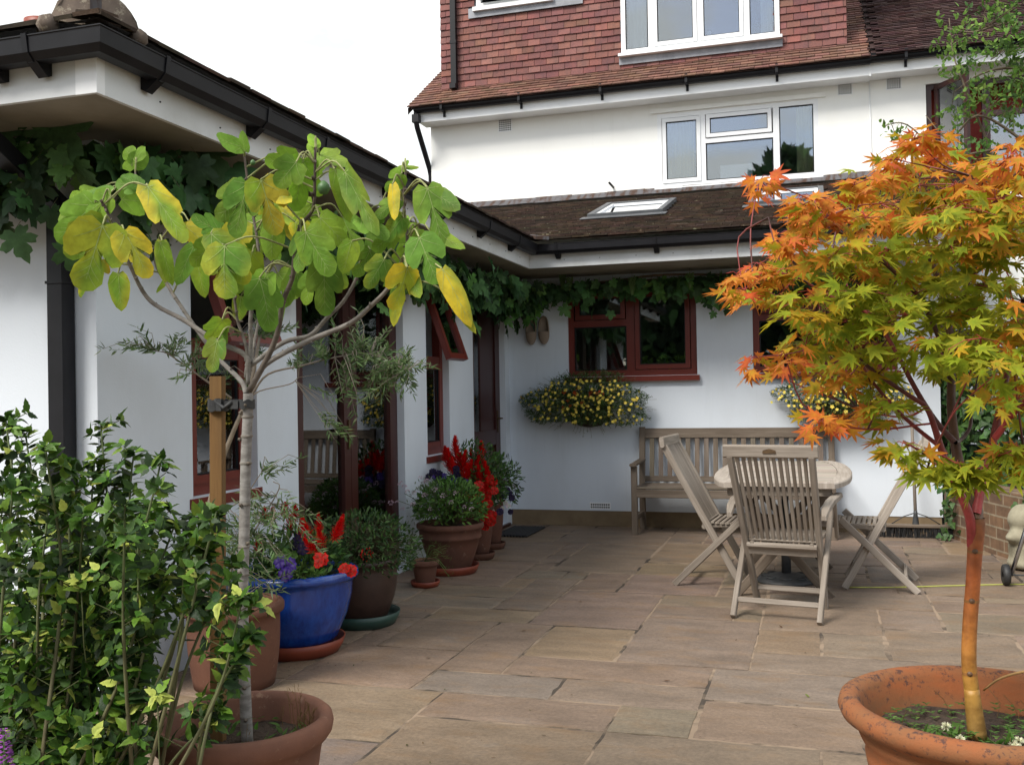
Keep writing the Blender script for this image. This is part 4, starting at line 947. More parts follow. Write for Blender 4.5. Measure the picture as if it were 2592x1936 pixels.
for i in range(3):
    p = F0+d*(i*1.5); b = MB(); b.obox(p, d, Z_, nF, .03, 1.47, .50, .80, -.012, .012); b.build('board_panel', M_['greenpaint'], fe)
    b = MB(); q = p
    for k in range(-12, 16):
        for s in (-1, 1):
            a0 = k*.11; x0, z0 = a0, .86; x1, z1 = a0+s*.95, 1.81
            for _ in (0,):
                if s < 0: x0 += .2; x1 += .2
                t0 = 0; t1 = 1
                if x1 != x0:
                    ta, tb_ = (.05-x0)/(x1-x0), (1.45-x0)/(x1-x0)
                    if ta > tb_: ta, tb_ = tb_, ta
                    t0 = max(t0, ta); t1 = min(t1, tb_)
                if t1-t0 < .05: continue
                A = p+d*(x0+(x1-x0)*t0)+Z_*(z0+(z1-z0)*t0)+nF*(.006*s); B = p+d*(x0+(x1-x0)*t1)+Z_*(z0+(z1-z0)*t1)+nF*(.006*s)
                b.beam(A, B, .022, .008, d, ch=.001)
    b.beam(p+d*.03+Z_*.84, p+d*1.47+Z_*.84, .05, .03, (0, 0, 1)); b.beam(p+d*.03+Z_*1.83, p+d*1.47+Z_*1.83, .05, .03, (0, 0, 1)); b.build('trellis_panel', M_['trellis'], fe)
for i in range(4):
    p = F0+d*(i*1.5); b = MB(); b.beam(p+Z_*.2, p+Z_*1.92, .07, .07, d); b.build('post', M_['trellis'], fe)
# barbecue
bq = thing('kettle_barbecue', 'black kettle barbecue on chrome legs with rubber wheels at the right edge', 'barbecue', (1.60, 7.40, 0))
b = MB(); b.lathe([(0, .60), (.12, .615), (.21, .66), (.265, .74), (.285, .80), (.298, .805), (.298, .815), (.27, .815), (.25, .74), (0, .65)], 40, (1.60, 7.45, 0)); b.build('bowl', M_['enamel'], bq)
b = MB(); b.lathe([(.302, .818), (.306, .828), (.285, .86), (.25, .94), (.18, 1.01), (.08, 1.05), (0, 1.06)], 40, (1.60, 7.45, 0)); ld = b.build('lid', M_['enamel'], bq)
b = MB(); b.tube([(1.54, 7.45, 1.05), (1.54, 7.45, 1.10), (1.66, 7.45, 1.10), (1.66, 7.45, 1.05)], .012, 8); b.build('handle', M_['rubber'], ld)
for a, foot in (((1.40, 7.40, .66), (1.195, 7.30, .065)), ((1.76, 7.34, .66), (1.9, 7.25, .065)), ((1.62, 7.66, .66), (1.66, 7.9, 0))):
    b = MB(); b.tube([a, foot], .014, 10); b.build('leg', M_['chrome'], bq)
for x in (1.165, 1.93):
    b = MB(); b.lathe([(.02, -.02), (.055, -.024), (.068, -.018), (.072, 0), (.068, .018), (.055, .024), (.02, .02)], 24); 
    V = b.V[0]; b.V[0] = np.stack([V[:, 2]+x, V[:, 0]+7.29, V[:, 1]+.075], 1); b.build('wheel', M_['rubber'], bq)
b = MB(); b.tube([(1.15, 7.29, .075), (1.94, 7.27, .075)], .006, 6); b.tube([(1.3, 7.35, .3), (1.8, 7.3, .3)], .006, 6); b.build('axle', M_['iron'], bq)
# carved stone head
b = MB(); secs = [(0, .13, .11, 0), (.06, .135, .12, 0), (.07, .12, .10, 0), (.12, .115, .10, .0), (.17, .12, .105, -.01), (.19, .11, .10, .0), (.22, .11, .11, -.02), (.25, .10, .12, -.035), (.28, .098, .095, -.005), (.31, .10, .09, .0), (.345, .115, .115, -.012), (.40, .11, .105, -.005), (.45, .085, .08, .01), (.475, .04, .04, .012)]
v = []; n = 18
for z, rx, ry, dy in secs:
    for q in range(n):
        a = 2*math.pi*q/n; f = max(0, -math.sin(a)); nose = .045*math.exp(-((a-1.5*math.pi)/.3)**2)*(1 if .21 < z < .30 else 0)
        v.append(V3(math.cos(a)*rx, math.sin(a)*ry+dy*f-nose*1.3, z))
F = [(i*n+q, i*n+(q+1) % n, (i+1)*n+(q+1) % n, (i+1)*n+q) for i in range(len(secs)-1) for q in range(n)]+[tuple(range(n-1, -1, -1)), tuple(range((len(secs)-1)*n, len(secs)*n))]
th = R(-50); v = [V3(p[0]*math.cos(th)-p[1]*math.sin(th)+1.40, p[0]*math.sin(th)+p[1]*math.cos(th)+7.95, p[2]) for p in v]
b.faces(v, F, smooth=True); o = b.build('stone_head', M_['stone']); tag(o, 'pale carved stone head statue behind the barbecue wheel', 'statue')
s_ = o.modifiers.new('s', 'SUBSURF'); s_.levels = 1; s_.render_levels = 1
# cord and hose
b = MB(); b.tube(spline([at(1835, 1268, Z=.006), at(1935, 1268, Z=.006), at(2080, 1264, Z=.006), at(2230, 1262, Z=.006), at(2330, 1275, Z=.006)]), .005, 6)
tag(b.build('cord', M_['string']), 'thin yellow cord lying on the paving behind the maple trunk', 'cord')
b = MB(); b.tube(spline([at(-60, 1560, Z=.012), at(120, 1540, Z=.012), at(215, 1488, Z=.012), at(300, 1455, Z=.012), at(345, 1388, Z=.012), at(330, 1380, Z=.012)], 6), .012, 8)
tag(b.build('garden_hose', M_['teal']), 'teal garden hose lying on the paving behind the left shrub', 'hose')
b = MB(); b.lathe([(0, 0), (.17, 0), (.185, .03), (.15, .04), (.15, .20), (.185, .21), (.17, .24), (.06, .24), (.06, .3), (0, .3)], 24, at(-20, 1425, Z=.0)); b.build
tag(b.build('hose_reel', M_['teal']), 'teal plastic hose reel at the left edge behind the shrub', 'hose reel')
# ================================================================ POTS
def pot(name, label, cat, c, prof, m, soil_z, soil_r, saucer=None, group=None, sm=None, wob=.004, hoops=()):
    t = thing(name, label, cat, c, group); c = V3(*c)
    b = MB(); b.lathe(prof, 64, c, wob=wob); b.build('pot', m, t)
    b = MB(); k = 40; pts = [(0, 0)]; v = [c+V3(0, 0, soil_z+.012)]; 
    rings = 7
    for i in range(1, rings+1):
        for q in range(k): a = 2*math.pi*q/k; r = soil_r*i/rings; v.append(c+V3(r*math.cos(a), r*math.sin(a), soil_z+u(-.006, .01)))
    F = [(0, 1+q, 1+(q+1) % k) for q in range(k)]+[(1+(i*k)+q, 1+(i+1)*k+q, 1+(i+1)*k+(q+1) % k, 1+i*k+(q+1) % k) for i in range(rings-1) for q in range(k)]
    b.faces(v, F, smooth=True); b.build('soil', M_['soil'], t)
    if saucer:
        r, h = saucer; b = MB(); b.lathe([(0, .0), (r*.86, .0), (r*.95, h*.5), (r, h), (r-.008, h), (r*.93, h*.5), (r*.84, .010), (0, .010)], 56, c); b.build('saucer', sm, t)
    return t
def rprof(rb, rt, h, rim=.02, rimh=.03, belly=0.0, z0=0.0, inner=None):
    P = [(0, z0)]
    for i in range(9):
        f = i/8; P.append((rb+(rt-rim-rb)*f+belly*math.sin(f*math.pi), z0+(h-rimh)*f))
    zt = z0+h-rimh
    P += [(rt-.003, zt+.002), (rt, zt+rimh*.3), (rt, zt+rimh*.75), (rt-.008, zt+rimh), (rt-rim*1.2, zt+rimh), (rt-rim*1.6, zt+rimh-.015), (rt-rim*1.7-.01, zt-.10), (rt-rim*2-.02, zt-.16)]
    return P
def sphere_pts(n, c, r, upper=-.2):
    out = []
    while len(out) < n:
        d = rng.normal(0, 1, 3); d /= np.linalg.norm(d)
        if d[2] < upper: continue
        k = u(.72, 1.0)**.6; out.append((np.asarray(c)+d*np.asarray(r)*k, d))
    return out
def bush(mb, c, r, n, L, W, T, cols, upper=-.3, stems=None, scol=(.12, .10, .05), droop=.2, inner=.35):
    for p, d in sphere_pts(n, c, r, upper):
        if u(0, 1) < inner: p = np.asarray(c)+(p-np.asarray(c))*u(.4, .9)
        s = u(.75, 1.2); cc = jit(random.choice(cols), .25)
        mb.leaf(T, p, d*.8+V3(0, 0, u(-droop, .5))+rng.normal(0, .45, 3), d+rng.normal(0, .5, 3), W*s, L*s, .2, .15, cc, tuple(x*1.15 for x in cc))
        if stems is not None and u(0, 1) < .12: stems.tube([np.asarray(c)+V3(0, 0, -r[2]*.7), (p+np.asarray(c))/2+V3(0, 0, .02), p], [.003, .0015], 4, col=scol, cap=False)
# flower prototypes ---------------------------------------------------------
def petunia(col, r=.032, eye=(.05, .04, .02)):
    b = MB(); b.add
    for k in range(5):
        a = k*2*math.pi/5; d = V3(math.cos(a), math.sin(a), .25)
        b.leaf(T_PET, V3(0, 0, 0), d+V3(0, 0, u(-.1, .25)), Z_, r*1.35, r*u(.85, 1.1), .25, -.35, mixc(col, eye, .75), tuple(x*u(.8, 1.15) for x in col))
    b.tube([V3(0, 0, -.03), V3(0, 0, .002)], [.003, .008], 6, col=mixc(col, (.1, .2, .05), .5), cap=False)
    return b
def spike(col, h=.13, r=.028, n=46):
    b = MB(); b.tube([V3(0, 0, 0), V3(.004, 0, h*.5), V3(0, 0, h)], [.004, .002], 5, col=mixc(col, (.1, .05, .02), .4), cap=False)
    for i in range(n):
        f = i/n; z = h*(.02+.95*f); a = i*2.4; rr = r*(1-f*.72)*u(.8, 1.2); c = jit(col, .25)
        d = V3(math.cos(a), math.sin(a), .35+f)
        b.leaf(T_OVAL, V3(0, 0, z), d, Z_, .018, rr*1.3+.004, -.2, .3, c, c); b.leaf(T_LANCE, V3(0, 0, z-.003), d+V3(0, 0, -.5), Z_, .02, rr*.9, .3, .2, mixc(c, (.3, 0, 0), .3), c)
    return b
def tiny_flower(col, r=.013, n=5, ctr=(.5, .3, .02)):
    b = MB()
    for k in range(n):
        a = k*2*math.pi/n; b.leaf(T_OVAL, V3(0, 0, 0), V3(math.cos(a), math.sin(a), .15), Z_, r*1.25, r, .1, .1, mixc(col, ctr, .35), col)
    return b
def umbel(col, r=.018):
    b = MB()
    for p, d in sphere_pts(26, (0, 0, 0), (r, r, r*.7), -.1):
        c = jit(col, .15); b.leaf(T_OVAL, p, d, vdir(), .009, .008, .1, .1, c, c); b.leaf(T_OVAL, p, np.cross(d, X_)+d*.3, vdir(), .009, .008, .1, .1, c, c)
    return b
def face_rot(d):
    return Vector(tuple(float(x) for x in nrm(d))).to_track_quat('Z', 'Y').to_euler()
def place_flowers(parent, name, protoMB, m, spots, scale=(.85, 1.15)):
    first = None
    for p, d in spots:
        if first is None:
            first = protoMB.build(name, m, parent); off = WL[first.name].copy()   # mesh recentred on its base
            first.data.transform(Matrix.Translation(Vector(off))); o = first; o.location = np.asarray(p, float)-WL[parent.name]
        else:
            o = first.copy(); COL.objects.link(o); o.parent = parent; o.location = np.asarray(p, float)-WL[parent.name]
        e = face_rot(d); o.rotation_euler = e; o.rotation_euler.rotate_axis('Z', u(0, 6.28)); s = u(*scale); o.scale = (s, s, s)
RED, DRED, PURP, DPURP, YELF, PINKW = (.62, .008, .006), (.36, .004, .006), (.045, .012, .22), (.012, .004, .06), (.86, .68, .12), (.62, .45, .52)
G1, G2, G3, GD, GY = (.055, .12, .025), (.085, .17, .035), (.045, .095, .03), (.025, .055, .018), (.15, .24, .05)

# ---- blue pot with salvias and petunias
C = (-2.675, 4.68, 0)
P = [(0, .05), (.19, .05), (.215, .08), (.268, .20), (.293, .30), (.297, .36), (.304, .385), (.324, .39), (.330, .405), (.327, .425), (.312, .435), (.287, .432), (.280, .41), (.272, .36), (.2, .33)]
t = pot('blue_planter', 'large glossy blue planter full of red salvias and petunias, in an orange saucer', 'plant pot', C, P, M_['blue'], .375, .272, (.255, .075), None, M_['saucer'], .002)
b = MB(); bush(b, (C[0], C[1], .40), (.27, .27, .24), 700, .06, .035, T_OVAL, [G1, G2, GD, G3], -.1); bush(b, (C[0]+.08, C[1]-.16, .42), (.16, .12, .08), 260, .03, .02, T_OVAL, [GY, G2], -.2)
for i in range(26):
    a = u(0, 6.28); b.leaf(T_OVAL, (C[0]+.1*math.cos(a), C[1]+.1*math.sin(a)-.05, .55+u(-.05, .06)), V3(math.cos(a), math.sin(a), -.5), Z_, .055, .095, .3, .1, jit((.12, .24, .05), .2))
b.build('foliage', M_['leafG'], t)
def W(px, py, Y): return at(px, py, Y=Y)
spots = [(W(668, 1160, 4.50), V3(-.25, -.2, 1)), (W(697, 1178, 4.46), V3(.0, -.5, 1)), (W(690, 1150, 4.56), V3(-.05, 0, 1)), (W(722, 1165, 4.5), V3(.45, -.1, 1)), (W(728, 1158, 4.55), V3(.3, .1, 1)), (W(655, 1160, 4.58), V3(-.1, 0, 1)), (W(684, 1192, 4.44), V3(-.4, -.6, .8))]
place_flowers(t, 'flower_spike', spike(RED, .15, .046, 90), M_['petal'], spots, (.62, .8))
place_flowers(t, 'small_flower_spike', spike((.50, .008, .01), .08, .042, 50), M_['petal'], [(W(590, 1125, 4.75), V3(0, 0, 1)), (W(615, 1120, 4.8), V3(.1, 0, 1)), (W(638, 1125, 4.76), V3(0, 0, 1)), (W(572, 1130, 4.7), V3(0, 0, 1)), (W(565, 1195, 4.55), V3(0, -.5, 1)), (W(628, 1150, 4.7), V3(0, 0, 1))])
place_flowers(t, 'red_petunia', petunia(RED, .034), M_['petal'], [(W(694, 1207, 4.36), V3(.3, -1, .3)), (W(688, 1215, 4.35), V3(-.2, -1, .5)), (W(744, 1227, 4.42), V3(.5, -1, .5)), (W(758, 1232, 4.44), V3(.3, -1, .3))])
place_flowers(t, 'purple_petunia', petunia(PURP, .036, (.2, .15, .4)), M_['petal'], [(W(605, 1212, 4.38), V3(-.2, -1, .4)), (W(625, 1222, 4.38), V3(.1, -1, .2)), (W(618, 1240, 4.36), V3(.2, -1, 0))])
place_flowers(t, 'dark_petunia', petunia(DPURP, .036), M_['petal'], [(W(560, 1258, 4.40), V3(-.5, -1, .2)), (W(582, 1262, 4.37), V3(0, -1, .1)), (W(650, 1160, 4.6), V3(0, -1, .2)), (W(655, 1185, 4.5), V3(0, -1, .2)), (W(640, 1172, 4.56), V3(-.3, -1, .2)), (W(664, 1170, 4.55), V3(.3, -1, .2))])
# ---- brown pot with low evergreen shrub
C = (-2.62, 5.33, 0)
t = pot('brown_planter', 'dark brown planter holding a rounded evergreen shrub, in a dark green saucer', 'plant pot', C, rprof(.15, .235, .36, .016, .03, .025, .03), M_['dkpot'], .33, .20, (.235, .075), None, M_['gsaucer'])
b = MB(); s_ = MB(); bush(b, (C[0]+.02, C[1], .44), (.34, .34, .22), 2300, .034, .020, T_OVAL, [G1, GD, G3, (.09, .15, .05), (.05, .09, .03)], -.55, s_); b.build('foliage', M_['leafG'], t); s_.build('twigs', M_['stem'], t)
place_flowers(t, 'red_geranium', umbel(RED, .032), M_['petal'], [(W(793, 1197, 4.98), V3(.1, -1, .3))], (1, 1.1))
# ---- small pot with feathery herb
C = (-2.672, 6.46, 0)
t = pot('small_terracotta_pot', 'small dark terracotta pot with wispy green herb, smallest in the row', 'plant pot', C, rprof(.065, .10, .17, .012, .04, 0, .015), M_['tcbrown'], .16, .082, (.105, .04), None, M_['saucer'])
b = MB()
for i in range(240):
    a = u(0, 6.28); r = u(.02, .16); p = V3(C[0]+r*math.cos(a), C[1]+r*math.sin(a), .19+u(0, .10)-r*.1)
    b.leaf(T_LANCE, p, V3(math.cos(a), math.sin(a), u(-.2, .8)), vdir(), .006, .05, .2, .1, jit(GY, .3))
for px, py in ((955, 1195), (965, 1230), (940, 1180), (970, 1245), (890, 1175)):
    q = W(px, py, 6.3); b.tube(spline([(C[0], C[1], .17), (V3(*C)+q)/2+V3(0, 0, .14), q]), .0025, 4, col=(.12, .2, .05), cap=False)
    for k in range(14): b.leaf(T_LANCE, q+rng.normal(0, .025, 3), vdir(), vdir(), .006, .035, .2, .1, jit(G2, .3))
b.build('foliage', M_['leafG'], t)
# ---- large terracotta pot with leafy herb and pinkish white heads
C = (-2.68, 6.99, 0)
hp = [(0, .035), (.145, .035), (.158, .06), (.205, .20), (.222, .26), (.232, .265), (.236, .275), (.232, .285), (.236, .33), (.247, .335), (.254, .35), (.252, .372), (.24, .38), (.225, .375), (.21, .33), (.18, .30)]
t = pot('terracotta_planter', 'wide weathered terracotta pot overflowing with bright green herb and pale pink flower heads', 'plant pot', C, hp, M_['tcbrown'], .335, .205, (.215, .065), None, M_['saucer'])
b = MB(); s_ = MB(); bush(b, (C[0], C[1], .47), (.27, .27, .24), 1700, .040, .025, T_OVAL, [G2, (.075, .17, .03), G1, (.11, .21, .04)], -.3, s_)
bush(b, (C[0]-.13, C[1]-.12, .50), (.16, .16, .22), 260, .028, .012, T_OVAL, [(.13, .17, .10), (.16, .2, .13)], -.4); b.build('foliage', M_['leafG'], t)
for px, py in ((873, 1065), (857, 1080), (885, 1090), (915, 1040), (905, 1050), (930, 1055)): s_.tube(spline([(C[0], C[1], .4), (V3(*C)+W(px, py, 6.9)+V3(0, 0, .4))/2, W(px, py, 6.9)]), .002, 4, col=(.12, .18, .06), cap=False)
s_.build('twigs', M_['stem'], t)
place_flowers(t, 'flower_head', umbel(PINKW, .02), M_['petal'], [(W(x, y, Y), V3(u(-.3, .3), -.6, .8)) for x, y, Y in ((866, 1045, 6.85), (880, 1062, 6.8), (858, 1085, 6.8), (921, 1040, 6.85), (908, 1032, 6.9), (895, 1065, 6.8), (958, 1072, 6.75), (975, 1085, 6.75), (985, 1065, 6.78), (940, 1058, 6.8), (892, 1090, 6.76), (870, 1100, 6.8), (1003, 1095, 6.78), (918, 1070, 6.75), (845, 1086, 6.8), (874, 1052, 6.82), (930, 1100, 6.73), (1018, 1100, 6.8))], (.7, 1.1))
# ---- two tall pots by the corner door
def tallpot(name, label, C, h, r, spots_s, ht):
    t = pot(name, label, 'plant pot', C, rprof(r*.62, r, h, .014, .03, .012, .03), M_['tcbrown'], h-.02, r-.03, (r*1.02, .055), 'tall planters of red salvia by the corner door', M_['tctan'])
    return t
C = (-2.68, 7.62, 0); t = tallpot('tall_planter', 'taller brown pot with red salvia spires and petunias, third from the corner door', C, .40, .135, None, 0)
b = MB(); s_ = MB(); bush(b, (C[0], C[1], .62), (.24, .22, .34), 1100, .045, .026, T_OVAL, [GD, G1, G3, G1], -.6, s_); b.build('foliage', M_['leafG'], t); s_.build('twigs', M_['stem'], t)
place_flowers(t, 'flower_spike', spike(RED, .14, .052, 90), M_['petal'], [(W(x, y, Y), V3(a, 0, 1)) for x, y, Y, a in ((988, 1000, 7.5, 0), (975, 1010, 7.6, -.2), (997, 1020, 7.45, .2), (1038, 1010, 7.6, .05), (1045, 1035, 7.5, .1), (1022, 1010, 7.7, -.1), (962, 1000, 7.7, 0), (1003, 1040, 7.4, .2), (1050, 1055, 7.5, .1), (984, 985, 7.6, 0), (1040, 990, 7.6, 0), (972, 1015, 7.5, -.1), (992, 1012, 7.5, .1), (1030, 1025, 7.5, .1), (1012, 1030, 7.45, .2), (980, 1025, 7.4, -.1), (1048, 1075, 7.45, .1), (1036, 1042, 7.45, -.1), (1002, 1008, 7.5, .15))], (.9, 1.25))
place_flowers(t, 'red_petunia', petunia(RED, .038), M_['petal'], [(W(x, y, Y), V3(u(-.2, .5), -1, u(0, .5))) for x, y, Y in ((1058, 1036, 7.45), (1065, 1040, 7.5), (1032, 1056, 7.4), (1040, 1058, 7.42), (1052, 1068, 7.42), (1046, 1105, 7.4), (1054, 1112, 7.42), (1048, 1120, 7.4), (1049, 1136, 7.42), (1064, 1112, 7.45), (1012, 1070, 7.4), (1038, 1078, 7.36), (1056, 1088, 7.38), (1042, 1092, 7.36), (1028, 1064, 7.36), (1068, 1060, 7.42), (1060, 1125, 7.4), (1035, 1048, 7.36))], (.9, 1.3))
place_flowers(t, 'purple_petunia', petunia(DPURP, .036), M_['petal'], [(W(x, y, Y), V3(u(-.3, .3), -1, u(0, .5))) for x, y, Y in ((935, 1020, 7.35), (948, 1025, 7.3), (965, 1038, 7.3), (985, 1030, 7.3), (975, 1045, 7.3), (1000, 1040, 7.3), (955, 1045, 7.3), (925, 1030, 7.35), (985, 1015, 7.3), (1080, 1105, 7.5))], (.8, 1.2))
place_flowers(t, 'violet_petunia', petunia(PURP, .034, (.15, .1, .3)), M_['petal'], [(W(x, y, Y), V3(u(-.3, .3), -1, u(0, .5))) for x, y, Y in ((942, 1032, 7.3), (958, 1030, 7.3), (982, 1040, 7.28), (1010, 1045, 7.3))], (.8, 1.1))
C = (-2.74, 8.14, 0); t = tallpot('tall_planter', 'farthest pot of the row, nearest the doormat, with white and purple flowers trailing', C, .44, .12, None, 0)
b = MB(); s_ = MB(); bush(b, (C[0]+.06, C[1], .58), (.22, .2, .24), 800, .045, .024, T_OVAL, [G1, G2, GD, (.09, .15, .07)], -.8, s_); b.build('foliage', M_['leafG'], t); s_.build('twigs', M_['stem'], t)
place_flowers(t, 'white_flower', petunia((.8, .78, .8), .024, (.6, .6, .3)), M_['petal'], [(W(x, y, 7.9), V3(u(-.3, .3), -1, .3)) for x, y in ((1074, 1083), (1092, 1086), (1098, 1092), (1062, 1103), (1085, 1098))])
place_flowers(t, 'purple_petunia', petunia(DPURP, .03), M_['petal'], [(W(x, y, 7.9), V3(u(-.1, .5), -1, .3)) for x, y in ((1100, 1065), (1106, 1075), (1103, 1105), (1096, 1058), (1090, 1070), (1070, 1060))])
# ---- tan pot with the olive tree
C = (-2.66, 4.07, 0)
tp = rprof(.185, .235, .385, .022, .045, .01, 0)
t = pot('olive_tree', 'slender olive tree with narrow grey-green leaves growing in a tan terracotta pot', 'potted tree', C, tp, M_['tctan'], .33, .19)
OL = [(.095, .155, .055), (.135, .205, .085), (.065, .11, .04), (.19, .25, .13)]
tr = MB(); lf = MB(); oc = (.26, .22, .17)
def Wd(px, py, Y): return at(px, py, Y=Y)
base = V3(C[0]-.02, C[1], .33)
trunk = spline([base, Wd(442, 1290, 4.06), Wd(438, 1200, 4.04), Wd(450, 1100, 4.02), Wd(478, 1000, 4.0), Wd(505, 930, 4.0), Wd(530, 870, 4.0), Wd(548, 800, 4.0), Wd(560, 730, 4.02)]); tr.tube(trunk, [.016, .007], 8, col=(.42, .34, .24), col2=oc)
def branchO(pts, r0=.006, r1=.002): 
    s = spline(pts); tr.tube(s, [r0, r1], 5, col=oc, cap=False); return s
br1 = branchO([Wd(500, 860, 4.0), Wd(445, 822, 3.9), Wd(416, 801, 3.86), Wd(362, 764, 3.82), Wd(336, 758, 3.8)])
br2 = branchO([Wd(545, 850, 4.0), Wd(579, 808, 4.0), Wd(651, 790, 4.05), Wd(723, 772, 4.1), Wd(800, 765, 4.2), Wd(880, 800, 4.2)])
br3 = branchO([Wd(530, 870, 4.0), Wd(560, 845, 4.0), Wd(625, 830, 4.0), Wd(645, 815, 4.0)], .004)
br4 = branchO([Wd(450, 1120, 4.02), Wd(520, 1080, 3.98), Wd(565, 1020, 3.96)], .004)
br5 = branchO([base+V3(0, 0, .02), Wd(500, 1230, 3.95), Wd(560, 1130, 4.0), Wd(603, 1055, 3.98), Wd(590, 1040, 3.98)], .005)
def olive_cluster(px, py, rx, ry, n, Y0_, frm, sp=.12):
    """twigs reaching into a cluster, narrow leaves in pairs"""
    c = Wd(px, py, Y0_); dep = np.linalg.norm(c-V3(0, 0, CAMH)); sx_ = rx*1.1718/FPX*dep; sz_ = ry*1.1718/FPX*dep
    for k in range(max(3, int(n*.58))):
        e = c+V3(rng.normal(0, sx_*.62), rng.normal(0, sp), rng.normal(0, sz_*.5)); f = frm[np.argmin([np.linalg.norm(q-e) for q in frm])]
        m_ = (e+f)/2+V3(0, 0, .03)+rng.normal(0, .015, 3); d0 = nrm(e-f); L = min(.16, np.linalg.norm(e-f)); s0 = e-d0*L*.9
        tr.tube([f, m_, e], [.0022, .001], 3, col=oc, cap=False)
        for i in range(9):
            q = s0+(e-s0)*(i/8)+rng.normal(0, .003, 3)
            for s in (-1, 1):
                sd_ = nrm(np.cross(d0, vdir((0, 0, 1), .8))); cc = jit(random.choice(OL), .22)
                lf.leaf(T_LANCE, q, d0*.7+sd_*s*.8+V3(0, 0, .15), vdir(), .0125*2.6, u(.035, .055), .1, .2, cc, tuple(x*1.1 for x in cc))
allb = br2+br3+trunk[14:]
for px, py, rx, ry, n, Y_0, fr in [(330, 745, 35, 30, 7, 3.82, br1), (375, 745, 35, 35, 10, 3.84, br1), (420, 770, 35, 35, 10, 3.88, br1), (455, 810, 25, 30, 7, 3.92, br1), (440, 735, 30, 25, 5, 3.9, br1),
   (620, 700, 45, 40, 9, 4.1, allb), (680, 770, 40, 35, 10, 4.05, allb), (720, 730, 45, 30, 12, 4.15, allb), (770, 715, 45, 40, 18, 4.2, allb), (790, 770, 60, 45, 30, 4.15, allb), (830, 790, 55, 40, 26, 4.2, allb), (780, 830, 50, 40, 24, 4.15, allb),
   (870, 800, 35, 45, 16, 4.25, allb), (885, 770, 30, 25, 6, 4.25, allb), (890, 840, 30, 25, 8, 4.25, allb), (760, 890, 15, 50, 7, 4.1, allb), (745, 940, 15, 20, 3, 4.08, allb), (810, 855, 45, 25, 16, 4.15, allb), (575, 690, 50, 50, 9, 4.1, allb), (530, 700, 40, 40, 6, 4.1, allb), (500, 790, 30, 40, 6, 4.05, allb),
   (585, 1010, 22, 35, 7, 3.96, br4), (590, 1110, 45, 40, 14, 3.96, br5), (550, 1140, 45, 55, 16, 3.94, br5), (500, 1110, 40, 50, 14, 3.96, br5), (620, 1160, 45, 45, 16, 3.98, br5), (570, 1200, 50, 50, 16, 3.98, br5), (650, 1120, 30, 30, 7, 4.0, br5), (520, 1180, 30, 50, 10, 3.95, br5), (560, 1260, 40, 30, 8, 3.98, br5)]:
    olive_cluster(px, py, rx, ry, n, Y_0, fr)
tr.build('trunk', M_['stem'], t); lf.build('crown', M_['leafA'], t)

# ================================================================ FIG
FX, FY = -1.545, 2.40
fp = [(0, 0), (.155, 0), (.165, .02), (.195, .25), (.212, .36), (.218, .395), (.234, .405), (.244, .42), (.248, .44), (.244, .458), (.232, .468), (.218, .466), (.208, .45), (.204, .40), (.19, .36)]
t = pot('fig_tree', 'staked young fig tree with large lobed yellowing leaves in a round terracotta pot', 'potted tree', (FX, FY, 0), fp, M_['tc'], .385, .203)
tr = MB(); lf = MB(); D0 = 2.40
fb = V3(*at(534, 1585, Y=D0)); fb[2] = .385
bk, bk2 = (1, 1, 1), (.30, .22, .17)
tk = spline([fb, at(529, 1480, Y=D0), at(524, 1300, Y=D0), at(527, 1180, Y=D0), at(531, 1000, Y=D0), at(535, 900, Y=D0), at(536, 850, Y=D0)], 6)
tr.tube(tk, [.0165, .0135], 14, col=bk)
for i in range(3, len(tk)-3, 3):     # leaf scars and rings
    p = tk[i]; tr.tube([p-V3(0, 0, .004), p, p+V3(0, 0, .004)], [.0152, .0172, .0152], 14, col=(.8, .76, .7), cap=False)
    a = u(3.5, 6); q = p+V3(.016*math.cos(a), .016*math.sin(a), u(-.01, .01)); tr.tube([q, q+V3(math.cos(a)*.008, math.sin(a)*.008, .003)], [.006, .003], 7, col=(.55, .48, .4))
B = {}
def fbr(key, pts, dz, r0, r1, c1=bk, c2=bk2):
    n = len(pts); s = spline([at(x, y, Y=D0+dz*(i/(n-1))) for i, (x, y) in enumerate(pts)], 4); tr.tube(s, [r0*.82, r1*.72], 8, col=c1, col2=c2); B[key] = s
    for i in range(2, len(s)-1, 2):
        q = s[i]+rng.normal(0, .003, 3); tr.tube([q, q+vdir((0, 0, .3), .8)*.010], [.0045, .002], 5, col=mixc(c1, c2, i/len(s)))
fbr('L1', [(533, 815), (531, 768), (470, 739), (398, 692), (336, 659), (307, 627), (282, 576), (249, 506), (231, 455), (217, 432)], -.15, .010, .005)
fbr('L2', [(532, 850), (520, 822), (470, 772), (419, 703), (380, 645), (358, 609), (336, 567), (350, 515), (372, 480)], .22, .009, .005)
fbr('C1', [(536, 830), (535, 790), (531, 746), (513, 692), (506, 645), (478, 540)], -.05, .007, .004)
fbr('C2', [(537, 810), (542, 750), (542, 674), (559, 609), (560, 562), (553, 500), (540, 430), (528, 338)], .05, .008, .0045)
fbr('C3', [(538, 845), (578, 772), (600, 717), (611, 652), (631, 602), (636, 555), (647, 492), (676, 452), (680, 390), (681, 318)], -.10, .011, .005, (.62, .55, .5))
fbr('C4', [(540, 800), (546, 757), (557, 699), (562, 640), (590, 560), (600, 500)], .20, .006, .004)
fbr('R1', [(540, 790), (614, 739), (669, 725), (705, 688), (741, 652), (768, 605), (780, 560), (800, 500)], .20, .009, .005)
fbr('R2', [(545, 835), (575, 786), (669, 735), (755, 699), (802, 660), (838, 623), (862, 575), (880, 530), (872, 440), (876, 372)], -.05, .010, .005)
fbr('L3', [(372, 480), (330, 430), (296, 400), (292, 362)], .22, .005, .003)
